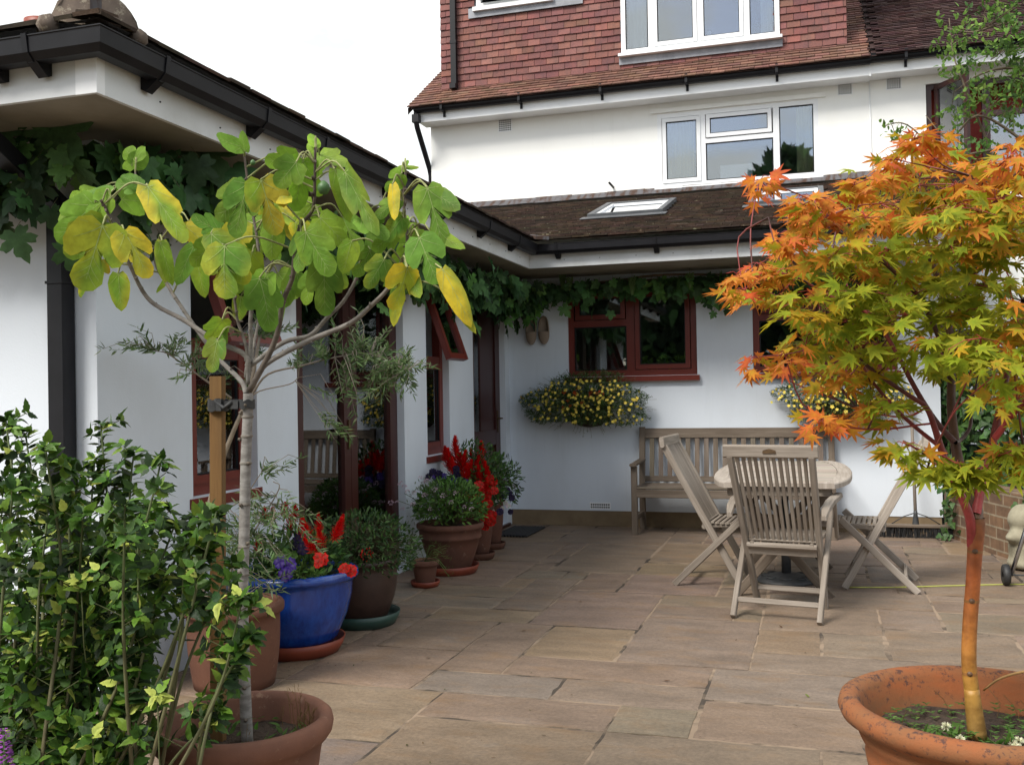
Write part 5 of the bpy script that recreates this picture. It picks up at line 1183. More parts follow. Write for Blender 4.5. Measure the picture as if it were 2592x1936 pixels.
FG, FG2, FYL, FYD = (.20, .345, .032), (.11, .235, .036), (.70, .52, .035), (.50, .32, .03)
allf = [q for s in B.values() for q in s[len(s)//2:]]
def figleaf(bx, by, tx, ty, w, yel, dz=None, tpl=None, pet=True):
    dz = u(-.16, .16) if dz is None else dz
    w = w*1.0
    a = at(bx, by, Y=D0+dz); e = at(tx, ty, Y=D0+dz+u(-.05, .03)); L = np.linalg.norm(e-a); k = 1.1718/FPX*np.linalg.norm(a-V3(0, 0, CAMH))*.96
    W_ = w*k; d = nrm(e-a); view = nrm(V3(0, 0, CAMH)-a); up = nrm(view+rng.normal(0, .30, 3)+V3(0, 0, .35))
    g = mixc(FG, FG2, u(0, 1)); g = jit(g, .12)
    cc = mixc(g, FYL, max(0, yel-.5)); cr = mixc(tuple(x*1.1 for x in g), FYL if u(0, 1) < .8 else FYD, min(1, max(0, yel-.05)*1.7))
    T = T_FIG[random.choice([0, 1, 1, 2]) if tpl is None else tpl]
    bend, cup = u(.05, .28), u(-.35, .25)
    lf.leaf(T, a, d, up, W_/1.06, L, bend, cup, cc, cr, patch=u(.1, 9))
    # paler veins, raised on both faces
    s_ax = nrm(np.cross(d, up)); nn = np.cross(s_ax, d); vc = mixc(cc, (.42, .50, .20), .75)
    def vp(x, y, off): return a+s_ax*x*W_+d*y*L+nn*(-bend*L*y*y+cup*(W_)*(abs(x)*2)**1.6*.5+off)
    ves = [((0, 0), (0, .93), .020)]+[((0, .02), (s*.40, .34), .014) for s in (-1, 1)]+[((0, .02), (s*.34, .04), .010) for s in (-1, 1)]
    ves += [((0, y), (s*.20, y+.20), .008) for y in (.35, .5, .64, .76) for s in (-1, 1)]
    for (x0, y0_), (x1, y1_), ww in ves:
        for off in (.0012, -.0012):
            P = []; m = 5
            for i in range(m):
                f = i/(m-1); x = x0+(x1-x0)*f; y = y0_+(y1_-y0_)*(f if x1 == 0 else f**.8); hw_ = ww*.5*(1-.75*f)
                dx, dy = (y1_-y0_), -(x1-x0); l_ = math.hypot(dx, dy); P += [vp(x+dx/l_*hw_, y+dy/l_*hw_, off), vp(x-dx/l_*hw_, y-dy/l_*hw_, off)]
            lf.faces(P, [(2*i, 2*i+1, 2*i+3, 2*i+2) for i in range(m-1)], col=vc)
    if pet:
        f = min(allf, key=lambda q: np.linalg.norm(q-a)+.6*max(0, q[2]-a[2]-.02)); dd = np.linalg.norm(f-a)
        if dd < .30: tr.tube(spline([f, (f+a)/2+V3(0, 0, .028)+(a-f)*.1, a]), [.0028, .0022], 5, col=(1.1, 1.25, .55), cap=False)
FL = [(295,352,270,322,62,0,.2,1),(285,358,318,330,50,0,.2,2),(528,318,447,300,48,0,0,2),(530,328,520,285,40,0,0,2),(683,318,672,283,34,.1,-.1,2),(681,322,655,305,30,0,-.1,2),
 (210,432,120,468,75,.1),(205,440,118,520,85,.05),(222,485,180,622,125,.3,-.18,0),(228,480,150,560,90,.2),(268,500,322,590,80,.85,-.15,0),(262,505,296,560,50,.9),(186,590,182,645,36,.3,.0,2),(255,590,262,668,52,.3,-.1,2),(215,560,205,600,50,.7),
 (205,425,145,425,48,0),(240,415,190,405,45,0),(262,430,335,442,58,.05),(318,402,392,500,66,.5,-.12,1),(300,400,250,395,46,0),(322,420,385,470,50,.35),(240,425,178,462,60,.1),
 (400,488,452,532,55,.95,.1,2),(468,520,408,575,58,.1),(420,530,380,610,52,.1,.05,2),(425,560,440,640,48,.15,.1,2),(455,505,520,560,70,.2),(500,520,520,562,60,.75),(478,500,410,470,50,.05),
 (535,395,505,503,82,.1,-.14,0),(528,400,475,470,72,.1,-.1,1),(563,388,598,498,92,.55,-.16,0),(560,395,625,430,60,.5,-.12,2),(486,530,478,640,128,.3,-.22,0),(480,540,530,600,70,.35,-.2,1),
 (640,345,575,350,60,.05),(655,345,640,455,80,.05,-.1,1),(640,350,600,400,70,.1),(648,355,690,420,60,.1),(690,335,740,345,50,.1),(665,340,700,360,48,.1),(676,440,625,500,60,.1),
 (560,600,590,700,85,.05,-.1,1),(575,590,555,660,55,.05),(620,470,655,530,55,.75,.15,2),(600,440,640,480,60,.6,.15),(660,500,712,590,82,.1,-.15,1),(650,505,640,580,60,.1),(690,470,750,525,66,.1),(700,480,690,560,60,.1),
 (723,365,762,472,52,.15,-.1,2),(745,370,810,500,60,.15,-.12,1),(735,395,785,430,50,.1),(848,398,850,472,40,.85,-.1,2),(868,375,828,412,48,.05),(876,362,905,355,22,.2,0,2),(875,368,858,352,20,.2,0,2),
 (922,405,958,525,84,.1,-.12,0),(930,412,990,450,56,.1,-.1,2),(860,430,815,465,44,.1),(870,470,830,520,50,.2),(930,500,1000,533,38,.1,-.1,2),(900,505,860,560,64,.1),(905,512,940,600,92,.05,-.18,0),(890,545,850,600,60,.15),
 (880,578,858,668,82,.75,-.16,0),(878,580,905,640,50,.5,-.12,2),(860,610,852,700,40,.35,-.08,2),(955,580,1018,690,60,.65,-.2,2),(975,640,1022,712,32,.3,-.18,2),(830,560,795,620,56,.2),(800,540,770,600,60,.15),(820,500,800,560,60,.1),
 (700,560,700,680,80,.1,-.05,1),(720,560,745,620,60,.15),(680,590,655,650,56,.1),(640,590,618,660,56,.1),(600,590,640,640,70,.1),(480,690,452,738,56,.15,-.08,1),(470,735,455,800,52,.2,-.1,1),(478,700,485,745,40,.1,-.05,2),
 (560,470,555,545,70,.15),(590,480,585,560,66,.1),(520,480,500,540,64,.4),(545,545,530,600,60,.2),(740,470,775,540,64,.1),(760,520,740,590,60,.15),(780,470,830,500,60,.05),(850,500,810,540,54,.1),(600,640,590,710,50,.1,.1),(520,640,515,690,44,.2,.1,2),(350,520,360,600,44,.2,.1,2),(370,590,350,640,30,.15,.15,2)]
for q in FL[:]:
    if u(0, 1) < .25 and q[1] < 560: FL.append((q[0]+u(-18, 18), q[1]+u(-12, 14), q[2]+u(-26, 26), q[3]+u(-16, 10), q[4]*u(.6, .95), max(0, q[5]-.1), u(-.05, .28)))
for q in FL:
    figleaf(q[0], q[1], q[2], q[3], q[4], q[5], q[6] if len(q) > 6 else None, q[7] if len(q) > 7 else None)
tr.build('trunk', M_['bark'], t); lf.build('crown', M_['leafA'], t)
for px, py, r in ((699, 407, .0165), (546, 352, .007), (628, 1040, 0)):
    if r: b = MB(); b.lathe([(0, -r*1.0), (r*.6, -r*.85), (r, -.1*r), (r*.9, r*.5), (r*.5, r*.95), (r*.2, r*1.2), (0, r*1.2)], 20, at(px, py, Y=D0-.12)); b.build('fig_fruit', M_['figfruit'], t)
b = MB()
for i in range(60):
    a = u(0, 6.28); r = u(.05, .2); p = V3(FX+r*math.cos(a), FY+r*math.sin(a), .395); b.leaf(T_HIB, p, V3(math.cos(a*3), math.sin(a*3), .8), vdir(), .02, .035, .3, .1, jit(G2, .3))
for i in range(26):
    a = u(-.6, 1.3) if u(0, 1) < .7 else u(0, 6.28); r = u(.15, .205); p = V3(FX+r*math.cos(a), FY+r*math.sin(a), .39); h = u(.05, .12); b.tube([p, p+V3(u(-.01, .01), 0, h*.6), p+V3(u(-.02, .02), u(-.02, .02), h)], [.0011, .0006], 3, col=(.22, .15, .06), cap=False)
    for k in range(5): b.leaf(T_LANCE, p+V3(0, 0, h*(.5+.1*k)), V3(u(-1, 1), u(-1, 1), 1.2), vdir(), .008, .014, .1, .1, (.17, .11, .04))
b.build('weeds', M_['leafA'], t)['kind'] = 'stuff'
# stake and tie
b = MB(); sx0, sx1 = at(471, 1600, Y=D0+.02), at(470, 813, Y=D0+.04); sx0[2] = .30
b.beam(sx0, sx1, .036, .036, (1, .3, 0), ch=.002); tag(b.build('wooden_stake', M_['stake']), 'square wooden stake beside the fig tree trunk', 'stake')
b = MB(); zc = at(500, 872, Y=D0)
S = at(470, 872, Y=D0+.035); Tt = at(534, 872, Y=D0)
def strap(cen, rx, ry, z0, z1, ph=0):
    n = 24; P = [cen+V3(rx*math.cos(2*math.pi*i/n), ry*math.sin(2*math.pi*i/n), 0) for i in range(n)]
    v = [p+V3(0, 0, z0+.003*math.sin(i)) for i, p in enumerate(P)]+[p+V3(0, 0, z1+.003*math.sin(i*1.3)) for i, p in enumerate(P)]; b.faces(v, [(i, (i+1) % n, n+(i+1) % n, n+i) for i in range(n)])
strap(S, .027, .027, -.013, .013); strap(S+V3(.002, 0, -.006), .029, .029, -.014, .006); strap(Tt, .021, .021, -.013, .010)
dd = nrm(Tt-S); ss = V3(dd[1], -dd[0], 0)
b.obox(S+dd*.022, dd, Z_, ss, 0, np.linalg.norm(Tt-S)-.036, -.014, .008, .016, .021); b.obox(S+dd*.022, dd, Z_, ss, 0, np.linalg.norm(Tt-S)-.036, -.008, .012, -.020, -.015)
b.obox(S+dd*.022, dd, Z_, ss, .006, .028, -.02, .014, .0211, .03); b.tube([S+dd*.02+ss*.024+V3(0, 0, .01), S+dd*.06+ss*.028+V3(0, 0, -.012), S+dd*.085+ss*.02+V3(0, 0, .006)], .006, 6)
o = b.build('tree_tie', M_['rubber']); tag(o, 'black rubber tie strapping the fig trunk to its stake', 'tree tie'); o.modifiers.new('s', 'SOLIDIFY').thickness = .002
# ================================================================ MAPLE
MX, MY = .385, 2.78
mp_ = [(0, 0), (.20, 0), (.215, .03), (.25, .20), (.27, .33), (.285, .36), (.29, .39), (.284, .402), (.300, .43), (.306, .445), (.300, .458), (.325, .475), (.348, .49), (.356, .51), (.350, .53), (.335, .538), (.312, .535), (.298, .515), (.288, .47), (.27, .40), (.25, .30)]
t = pot('japanese_maple', 'coral-barked maple with orange and yellow-green leaves in a big lichen-spotted terracotta pot', 'potted tree', (MX, MY, 0), mp_, M_['tcold'], .435, .278)
tr = MB(); lf = MB(); D0 = MY
def mm(x, y, dz=0): return at(x, y, Y=D0+dz)
RD, RD2, BRN, BRN2 = (.42, .055, .055), (.34, .035, .035), (.13, .065, .03), (.075, .028, .022)
b0 = mm(2112, 1590); b0[2] = .44
tk = spline([b0, mm(2100, 1500), mm(2093, 1430), mm(2095, 1350), mm(2101, 1270), mm(2106, 1190), mm(2110, 1140), mm(2109, 1119)], 6)
n = len(tk)
ORc = (.50, .17, .035)
tr.tube(tk[:8], [.024, .0185], 14, col=(.26, .16, .05), col2=(.42, .22, .04)); tr.tube(tk[7:27], [.0185, .0175], 14, col=(.42, .22, .04), col2=(.50, .13, .03), cap=False); tr.tube(tk[26:], [.0175, .021], 14, col=(.50, .13, .03), col2=(.20, .09, .04), cap=False)
for q in (10, 22, 30):
    p = tk[min(q, n-1)]; d = V3(-.2, -1, 0); tr.tube([p+d*.006, p+d*.0195+V3(.002, 0, .003)], [.0115, .006], 9, col=(.15, .08, .04)); tr.tube([p-Z_*.004, p+Z_*.003], [.0186, .0186], 14, col=(.34, .15, .04), cap=False)
MBR = []
def mbr(pts, dz, r0, r1, c1, c2):
    k = len(pts); s = spline([mm(x, y, dz*(i/(k-1))**.8) for i, (x, y) in enumerate(pts)], 4); tr.tube(s, [r0, r1], 8, col=c1, col2=c2, cap=False); MBR.extend(s[2:]); return s
mbr([(2100, 1180), (2095, 1119), (2073, 1065), (2051, 1021), (2030, 960), (2019, 924), (2001, 880), (1965, 855), (1896, 808), (1850, 770)], -.12, .0125, .004, RD, BRN2)
mbr([(2040, 985), (2037, 971), (1979, 924), (1932, 880), (1878, 815), (1850, 760), (1800, 700)], -.05, .0065, .003, RD2, BRN2)
mbr([(2022, 925), (2010, 915), (1914, 927), (1842, 924), (1800, 915)], -.25, .0035, .0015, RD2, RD2)
mbr([(2001, 880), (1960, 900), (1900, 895), (1850, 880)], .15, .0035, .0015, RD2, RD2)
mbr([(2109, 1125), (2109, 1100), (2091, 1061), (2073, 1007), (2062, 949), (2055, 880), (2055, 808), (2052, 720), (2040, 640), (2010, 560), (2001, 510), (1997, 466), (1986, 405), (1976, 325)], .12, .0165, .0035, BRN, BRN2)
mbr([(2062, 955), (2026, 916), (1997, 873), (1968, 822), (1930, 750), (1880, 680), (1813, 650), (1759, 620), (1700, 592), (1600, 590)], .05, .0085, .002, BRN2, RD2)
mbr([(2055, 800), (2023, 714), (1986, 645), (1943, 598), (1863, 528), (1806, 499), (1740, 475), (1660, 470)], -.25, .008, .002, BRN2, BRN2)
mbr([(1806, 499), (1760, 440), (1700, 410), (1650, 395)], -.30, .003, .0015, BRN2, RD2)
mbr([(2064, 955), (2073, 952), (2095, 924), (2098, 880), (2106, 844), (2120, 790), (2140, 700)], .25, .006, .003, BRN2, BRN2)
mbr([(2108, 1110), (2124, 1025), (2138, 989), (2156, 898), (2168, 850), (2185, 760), (2210, 650)], .18, .013, .006, RD, BRN2)
mbr([(2150, 945), (2185, 898), (2212, 870), (2260, 790), (2300, 700)], -.1, .009, .004, RD, RD2)
mbr([(2058, 700), (2080, 640), (2102, 571), (2127, 513), (2164, 438), (2182, 391), (2203, 369), (2240, 330)], -.15, .008, .003, BRN2, BRN2)
mbr([(2164, 438), (2120, 400), (2095, 380)], -.2, .003, .0015, BRN2, BRN2)
mbr([(2127, 513), (2080, 480), (2050, 450)], -.2, .003, .0015, BRN2, BRN2)
mbr([(2210, 650), (2260, 600), (2340, 560)], .1, .006, .003, BRN2, BRN2)
mbr([(2128, 1010), (2160, 1010), (2212, 975)], -.2, .003, .0015, RD2, RD2); mbr([(2085, 1040), (2060, 1010), (2010, 990)], -.25, .003, .0015, RD2, RD2)
MAT_R, MAT_O, MAT_Y, MAT_G, MAT_DG = (.60, .10, .04), (.62, .22, .025), (.44, .34, .022), (.27, .34, .022), (.12, .20, .02)
def mcol(red):
    r = red*.88-.22+rng.normal(0, .20)
    if r > .85: c, e = mixc(MAT_R, MAT_O, u(.0, .6)), MAT_R
    elif r > .6: c, e = mixc(MAT_O, MAT_Y, u(0, .5)), mixc(MAT_R, MAT_O, u(0, 1))
    elif r > .38: c, e = mixc(MAT_Y, MAT_O, u(0, .5)), mixc(MAT_O, MAT_R, u(0, .6))
    elif r > .15: c, e = mixc(MAT_G, MAT_Y, u(.0, .8)), mixc(MAT_Y, MAT_O, u(0, .8))
    else: c, e = mixc(MAT_G, MAT_DG, u(0, .9)), mixc(MAT_G, MAT_Y, u(0, .6))
    return jit(c, .12), jit(e, .12)
MBRa = np.array(MBR)
def spray(px, py, rx, ry, red, dens=1.0, dz=None):
    for rep in range(2):
        dy = (dz if dz is not None else (u(-.42, .0) if rep == 0 else u(0, .42)))
        c = mm(px, py, dy); k = 1.1718/FPX*np.linalg.norm(c-V3(0, 0, CAMH)); sx_, sz_ = rx*k, ry*k
        f = MBRa[np.argmin(np.linalg.norm(MBRa-c, axis=1)+.5*np.maximum(0, MBRa[:, 2]-c[2]))]
        tr.tube(spline([f, (f+c)/2+rng.normal(0, .02, 3), c], 3), [.0028, .0014], 4, col=BRN2, col2=RD2, cap=False)
        nt_ = max(2, int(rx*ry*.0027*dens)+1)
        for i in range(nt_):
            e = c+V3(rng.normal(0, sx_*.55), rng.normal(0, sx_*.6), rng.normal(0, sz_*.5)-.01)
            if abs(e[0]-c[0]) > sx_: e[0] = c[0]+math.copysign(sx_*u(.6, 1), e[0]-c[0])
            if abs(e[2]-c[2]) > sz_: e[2] = c[2]+math.copysign(sz_*u(.5, 1), e[2]-c[2])
            tr.tube([c, (c+e)/2+V3(0, 0, .008), e], [.0013, .0008], 3, col=RD2, cap=False)
            out = nrm((e-c)*V3(1, 1, .3)+rng.normal(0, .02, 3))
            for q in range(random.choice([4, 5, 6, 6])):
                a = q*1.2+u(-.4, .4); dd_ = nrm(V3(out[0]*math.cos(a)-out[1]*math.sin(a), out[0]*math.sin(a)+out[1]*math.cos(a), u(-.65, .05)))
                p = e+dd_*u(.008, .03)-out*u(0, .045)+V3(0, 0, u(-.012, .012))
                w_ = u(.040, .074)*(.9 if red > .8 else 1); cc, cr = mcol(red)
                lf.leaf(T_MAPLE, p, dd_, nrm(V3(0, -.35, .7)+rng.normal(0, .42, 3)), w_*.92, w_, u(.0, .35), u(-.1, .2), cc, cr)
SP = [(1640,392,32,22,1.0,.8),(1720,432,50,26,.85),(1765,430,45,30,.8),(1845,400,52,36,.75),(1900,440,50,34,.6),(1975,300,48,30,.9),(1935,345,55,36,.75),(2015,345,48,36,.8),(1985,400,75,42,.5),(2060,400,40,34,.65),(2130,370,60,36,.8),(2185,335,38,36,.9),(2150,430,65,40,.6),(2190,420,40,60,.6),
 (2060,450,75,40,.5),(1870,470,85,36,.55),(1780,480,66,28,.8),(1715,500,50,22,.9),(1690,530,60,22,.85),(1640,570,62,20,.9),(1600,598,38,18,.9),(1610,625,40,16,.8),(1700,580,76,28,.5),(1800,555,85,36,.4),(1920,540,95,42,.35),(2050,530,95,42,.28),(2160,520,76,50,.4),
 (1680,640,60,24,.4),(1760,640,76,34,.2),(1880,630,95,42,.12),(2010,620,95,42,.08),(2130,620,85,46,.18),(1960,680,90,34,.05),(2080,680,85,36,.08),(1850,690,70,30,.15),(1625,772,22,12,1.0,1.2),(1695,765,38,22,.95),(1740,745,46,30,.7),(1790,725,66,32,.35),(1880,740,85,36,.15),(2000,740,95,38,.08),(2120,730,85,42,.12),(2195,690,46,55,.5),
 (1765,805,46,20,.75),(1820,800,50,26,.5),(1890,800,50,26,.3),(2040,775,70,22,.1),(2150,810,60,34,.15,.7),(1810,900,60,20,.9),(1770,905,36,14,.95),(1870,880,55,22,.65),(1925,865,40,18,.45),(2190,790,42,46,.5),(2200,860,30,30,.45),
 (1955,958,46,9,.4,1.2),(2010,992,34,9,.15,.8),(2065,1000,60,20,.0,.8),(2110,1012,46,22,.05,.8),(2155,985,50,24,.1,.8),(2200,965,36,26,.25,.7),(2260,500,70,90,.5,.6),(2280,700,70,90,.3,.6),(2290,850,60,70,.3,.5)]
for s_ in SP: spray(*s_[:5], dens=(s_[5] if len(s_) > 5 else 1.0)*(.78 if s_[1] < 560 else .60), dz=(-.25 if s_[1] > 945 else None))
tr.build('trunk', M_['maplebark'], t); lf.build('crown', M_['leafM'], t)
# clover in the pot
b = MB()
for i in range(300):
    a = u(0, 6.28); r = .255*math.sqrt(u(.02, 1)); p = V3(MX+r*math.cos(a), MY+r*math.sin(a), .44+u(0, .03))
    if math.sin(a*2+1) < -.3 and u(0, 1) < .6: continue
    for k in range(3): th_ = k*2.1+u(0, 1); b.leaf(T_OVAL, p, V3(math.cos(th_), math.sin(th_), .3), Z_, .013, .016, .2, .1, jit(random.choice([G2, G1, (.12, .2, .05)]), .3))
for px, py in ((2040, 1560), (1965, 1540), (2000, 1575), (2140, 1590), (2180, 1600), (2060, 1600)):
    p = at(px, py, Y=MY-.05); p[2] = .45
    for k in range(12): b.leaf(T_HIB, p+rng.normal(0, .012, 3), vdir((0, 0, .6), .7), vdir(), .016, .032, .3, .1, jit(G2, .3))
for i in range(12): a = u(0, 6.28); p = V3(MX+.2*math.cos(a), MY+.2*math.sin(a), .44); b.tube([p, p+V3(u(-.02, .02), 0, .04), p+V3(u(-.05, .05), u(-.04, .04), .07)], .0009, 3, col=(.2, .14, .06), cap=False)
b.tube(spline([mm(2125, 1490, -.02), mm(2160, 1465, -.1), mm(2212, 1450, -.15), mm(2260, 1448, -.15)]), [.003, .0045], 4, col=(.42, .27, .12)); b.build('weeds', M_['leafA'], t)['kind'] = 'stuff'
b = MB()
for i in range(60):
    d = vdir((0, 0, .25), .8); b.leaf(T_LANCE, V3(0, 0, .0), d, vdir(), .012, .013, .1, .1, jit((.72, .72, .52), .12))
place_flowers(t, 'clover_flower', b, M_['petal'], [(at(1913+130, 1523, Y=MY-.12)*V3(1, 1, 0)+V3(0, 0, .535-.03), V3(0, -.3, 1)), (at(1722+352, 1555, Y=MY-.16)*V3(1, 1, 0)+V3(0, 0, .49), V3(.2, -.3, 1)), (at(2190, 1565, Y=MY-.15)*V3(1, 1, 0)+V3(0, 0, .48), V3(0, -.3, 1)), (at(2200, 1535, Y=MY-.05)*V3(1, 1, 0)+V3(0, 0, .46), V3(0, -.3, 1))], (.95, 1.15))

# ================================================================ WALL BASKETS
def basket(name, label, cx, cz, rx, rz, n, nf, nred, grp_='wall baskets of yellow flowers'):
    c = V3(cx, YB-.17, cz); t = thing(name, label, 'hanging basket', (cx, YB, cz-rz), grp_)
    b = MB(); prof = [(.02, -.20), (.11, -.185), (.18, -.12), (.215, -.03), (.22, .02), (.205, .02), (.18, 0), (0, 0)]
    k = 20; v = []
    for r, z in prof:
        for q in range(k+1): a = math.pi+math.pi*q/k; v.append((cx+r*math.cos(a), YB-.012+r*1.05*math.sin(a), cz-.06+z))
    b.faces(v, [(i*(k+1)+q, i*(k+1)+q+1, (i+1)*(k+1)+q+1, (i+1)*(k+1)+q) for i in range(len(prof)-1) for q in range(k)], smooth=True); b.box(cx-.2, cx+.2, YB-.012, YB-.002, cz-.2, cz-.04); b.build('basket', M_['soil'], t)
    b = MB(); s_ = MB(); spots = []
    for i in range(n):
        a = u(0, 2*math.pi); rr = math.sqrt(u(0, 1)); x = math.cos(a)*rr; z = math.sin(a)*rr; wob_ = 1+.10*math.sin(a*3+cx)+.07*math.sin(a*7); x *= wob_; z *= wob_
        up = z > 0; dx = abs(x); zz = z*rz*(1-.25*dx) if up else z*rz*(.72+.28*dx)
        p = V3(cx+x*rx, YB-.04-u(.25, 1)**.6*(.34*math.sqrt(max(0.04, 1-x*x*.85)))*(1-.35*abs(z)), cz+zz)
        cc = jit(random.choice([G1, G2, (.10, .14, .05), GD, (.11, .16, .07)]), .25)
        for k in range(5): b.leaf(T_LANCE, p+rng.normal(0, .008, 3), vdir((x*.6, -.4, z*.3), .7), vdir(), .022, .034, .2, .1, cc)
        if u(0, 1) < .25: s_.tube(spline([V3(cx+x*.1, YB-.1, cz), (p+c)/2+V3(0, 0, .05), p], 3), .0013, 3, col=(.10, .12, .04), cap=False)
        if u(0, 1) < .5: spots.append((p+V3(x*.02, -.035, 0), V3(x*.4+u(-.4, .4), -1, u(-.2, .8)), z, x))
    for i in range(70):  # straggling tips
        a = u(0, 2*math.pi); p = V3(cx+math.cos(a)*rx*u(.95, 1.12), YB-.06-u(0, .12), cz+math.sin(a)*rz*u(.9, 1.15)*(1 if math.sin(a) > 0 else 1.05)); q = c+(p-c)*.7
        s_.tube([q, p], .0011, 3, col=(.12, .12, .05), cap=False)
        for k in range(6): b.leaf(T_LANCE, q+(p-q)*u(.1, 1), vdir((0, -.2, 0), .8), vdir(), .012, .024, .2, .1, jit((.10, .13, .07), .3))
        if u(0, 1) < .4: spots.append((p, V3(u(-.5, .5), -1, .3), -1, 0))
    b.build('foliage', M_['leafG'], t); s_.build('stems', M_['stem'], t)
    random.shuffle(spots); spots.sort(key=lambda s: -abs(s[0][1]-YB)+u(-.35, .35)); spots = [s for s in spots if s[2] < .75]
    main = [(s[0], s[1]) for s in spots[:nf]]; place_flowers(t, 'yellow_flower', tiny_flower(YELF, .0175), M_['petal'], main, (.75, 1.2))
    rest = MB(); 
    for s in spots[nf:nf+150]:
        p = s[0]; d0 = nrm(s[1]); sA = nrm(np.cross(d0, Z_)); sB = np.cross(sA, d0); cc = jit(YELF, .2)
        for k in range(5): a = k*1.2566; rest.leaf(T_OVAL, p, sA*math.cos(a)+sB*math.sin(a)+d0*.1, d0, .017, .015, .1, .1, mixc(cc, (.5, .3, .02), .3), cc)
    if spots[nf:]: o = rest.build('more_yellow_flowers', M_['petal'], t); o['kind'] = 'stuff'
    place_flowers(t, 'red_flower', tiny_flower((.42, .03, .012), .02), M_['petal'], [(V3(cx+u(-.5, .4)*rx, YB-.30, cz+u(-.25, .45)*rz), V3(u(-.3, .3), -1, .4)) for _ in range(nred)])
basket('wall_basket', 'wide wall basket covered in small yellow flowers under the left kitchen window', -2.20, 1.245, .64, .30, 2300, 100, 16)
basket('wall_basket', 'wall basket of yellow flowers under the right window, half hidden by maple leaves', .18, 1.245, .56, .28, 1400, 90, 5)
# ================================================================ GRAPE VINE
t = thing('grape_vine', 'dark green grape vine trained under the eaves over the windows and corner', 'climbing plant', (-3.0, 3.5, 2.2))
tr = MB(); lf = MB(); VG = [(.055, .13, .045), (.042, .095, .038), (.07, .155, .05), (.035, .07, .03), (.085, .19, .045)]
stems = [[(-3.6, 3.50, 2.33), (-3.1, 3.45, 2.36), (-2.93, 3.8, 2.37), (-2.95, 5.0, 2.36), (-2.92, 6.3, 2.38), (-2.95, 7.6, 2.36), (-2.9, 8.7, 2.36), (-2.85, 9.55, 2.37)], [(-2.85, 9.58, 2.37), (-2.2, 9.60, 2.42), (-1.5, 9.58, 2.41), (-.8, 9.60, 2.43), (-.2, 9.6, 2.42), (.6, 9.6, 2.43)],
         [(-3.0, 3.52, -.05), (-3.02, 3.50, 1.0), (-3.0, 3.45, 2.0), (-2.95, 3.55, 2.35)]]
for s_ in stems[:2]:
    for k in range(2): tr.tube(spline([V3(*p)+rng.normal(0, .025, 3) for p in s_], 6), [.013, .008], 7, col=(.16, .10, .06))
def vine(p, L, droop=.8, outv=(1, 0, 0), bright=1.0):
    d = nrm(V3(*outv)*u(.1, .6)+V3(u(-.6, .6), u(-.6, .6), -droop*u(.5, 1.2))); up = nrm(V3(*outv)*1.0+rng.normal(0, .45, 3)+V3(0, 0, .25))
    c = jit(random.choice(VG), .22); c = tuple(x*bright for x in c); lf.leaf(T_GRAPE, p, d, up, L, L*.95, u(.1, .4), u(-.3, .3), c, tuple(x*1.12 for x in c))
    tr.tube([np.asarray(p)+V3(0, 0, .05)-V3(*outv)*.04, np.asarray(p)], .0013, 3, col=(.12, .12, .05), cap=False)
dens = [(3.5, 4.6, 150, .17), (4.6, 6.0, 120, .17), (6.0, 7.4, 150, .16), (7.4, 8.8, 190, .15), (8.8, 9.6, 120, .14)]
for a, b_, n, L in dens:
    for i in range(n):
        y = u(a, b_); dz = abs(rng.normal(0, .13))+.0; vine((-2.95+abs(rng.normal(0, .13)), y, 2.42-dz), L*u(.6, 1.1))
for i in range(60): vine((-2.86+rng.normal(0, .10), u(8.7, 9.5), 2.22+rng.normal(0, .09)), .14*u(.7, 1.1))
for i in range(26): y = random.choice([4.6, 5.5, 6.2, 7.2, 8.0, 8.9]); vine((-2.93+abs(rng.normal(0, .06)), y+rng.normal(0, .2), 2.22-abs(rng.normal(0, .07))), .15*u(.7, 1))
xs = [(-2.9, -2.4, 60, .10), (-2.4, -1.9, 60, .09), (-1.9, -1.4, 55, .07), (-1.4, -.95, 50, .08), (-1.05, -.72, 60, .15), (-.7, .7, 70, .08)]
for a, b_, n, sdz in xs:
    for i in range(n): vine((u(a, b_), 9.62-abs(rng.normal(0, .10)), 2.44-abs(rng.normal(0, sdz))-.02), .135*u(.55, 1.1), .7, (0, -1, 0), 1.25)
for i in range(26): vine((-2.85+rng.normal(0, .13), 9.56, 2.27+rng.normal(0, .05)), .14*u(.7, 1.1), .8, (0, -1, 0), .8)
for px, py, L in ((795, 0, 0),): pass
for (px, py, ex, ey, w_, yy) in ((150, 245, 110, 300, 150, 3.42), (60, 235, 90, 270, 60, 3.4), (225, 320, 205, 400, 110, 3.55), (430, 310, 470, 380, 110, 4.0), (500, 360, 525, 400, 70, 4.1), (30, 300, 25, 350, 60, 3.4), (15, 320, 40, 400, 50, 3.42), (270, 350, 240, 400, 80, 3.6), (350, 340, 370, 400, 80, 3.8), (90, 250, 60, 310, 60, 3.45), (300, 330, 330, 390, 90, 3.7), (20, 270, -20, 320, 80, 3.4), (-20, 290, 10, 360, 80, 3.4)):
    a = at(px, py, Y=yy); e = at(ex, ey, Y=yy-.04); d = e-a; W_ = w_*1.1718/FPX*np.linalg.norm(a); c = jit((.05, .11, .04), .2)
    lf.leaf(T_GRAPE, a, d, nrm(V3(.3, -1, .5)+rng.normal(0, .25, 3)), W_, max(W_*.8, np.linalg.norm(d)), .25, .1, c, tuple(x*1.15 for x in c))
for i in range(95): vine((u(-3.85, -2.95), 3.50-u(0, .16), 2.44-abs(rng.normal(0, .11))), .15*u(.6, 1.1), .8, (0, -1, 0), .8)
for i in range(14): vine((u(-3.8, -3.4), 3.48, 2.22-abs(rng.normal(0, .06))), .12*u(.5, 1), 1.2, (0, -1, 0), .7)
tr.build('vine_stem', M_['stem'], t); lf.build('foliage', M_['leafV'], t)
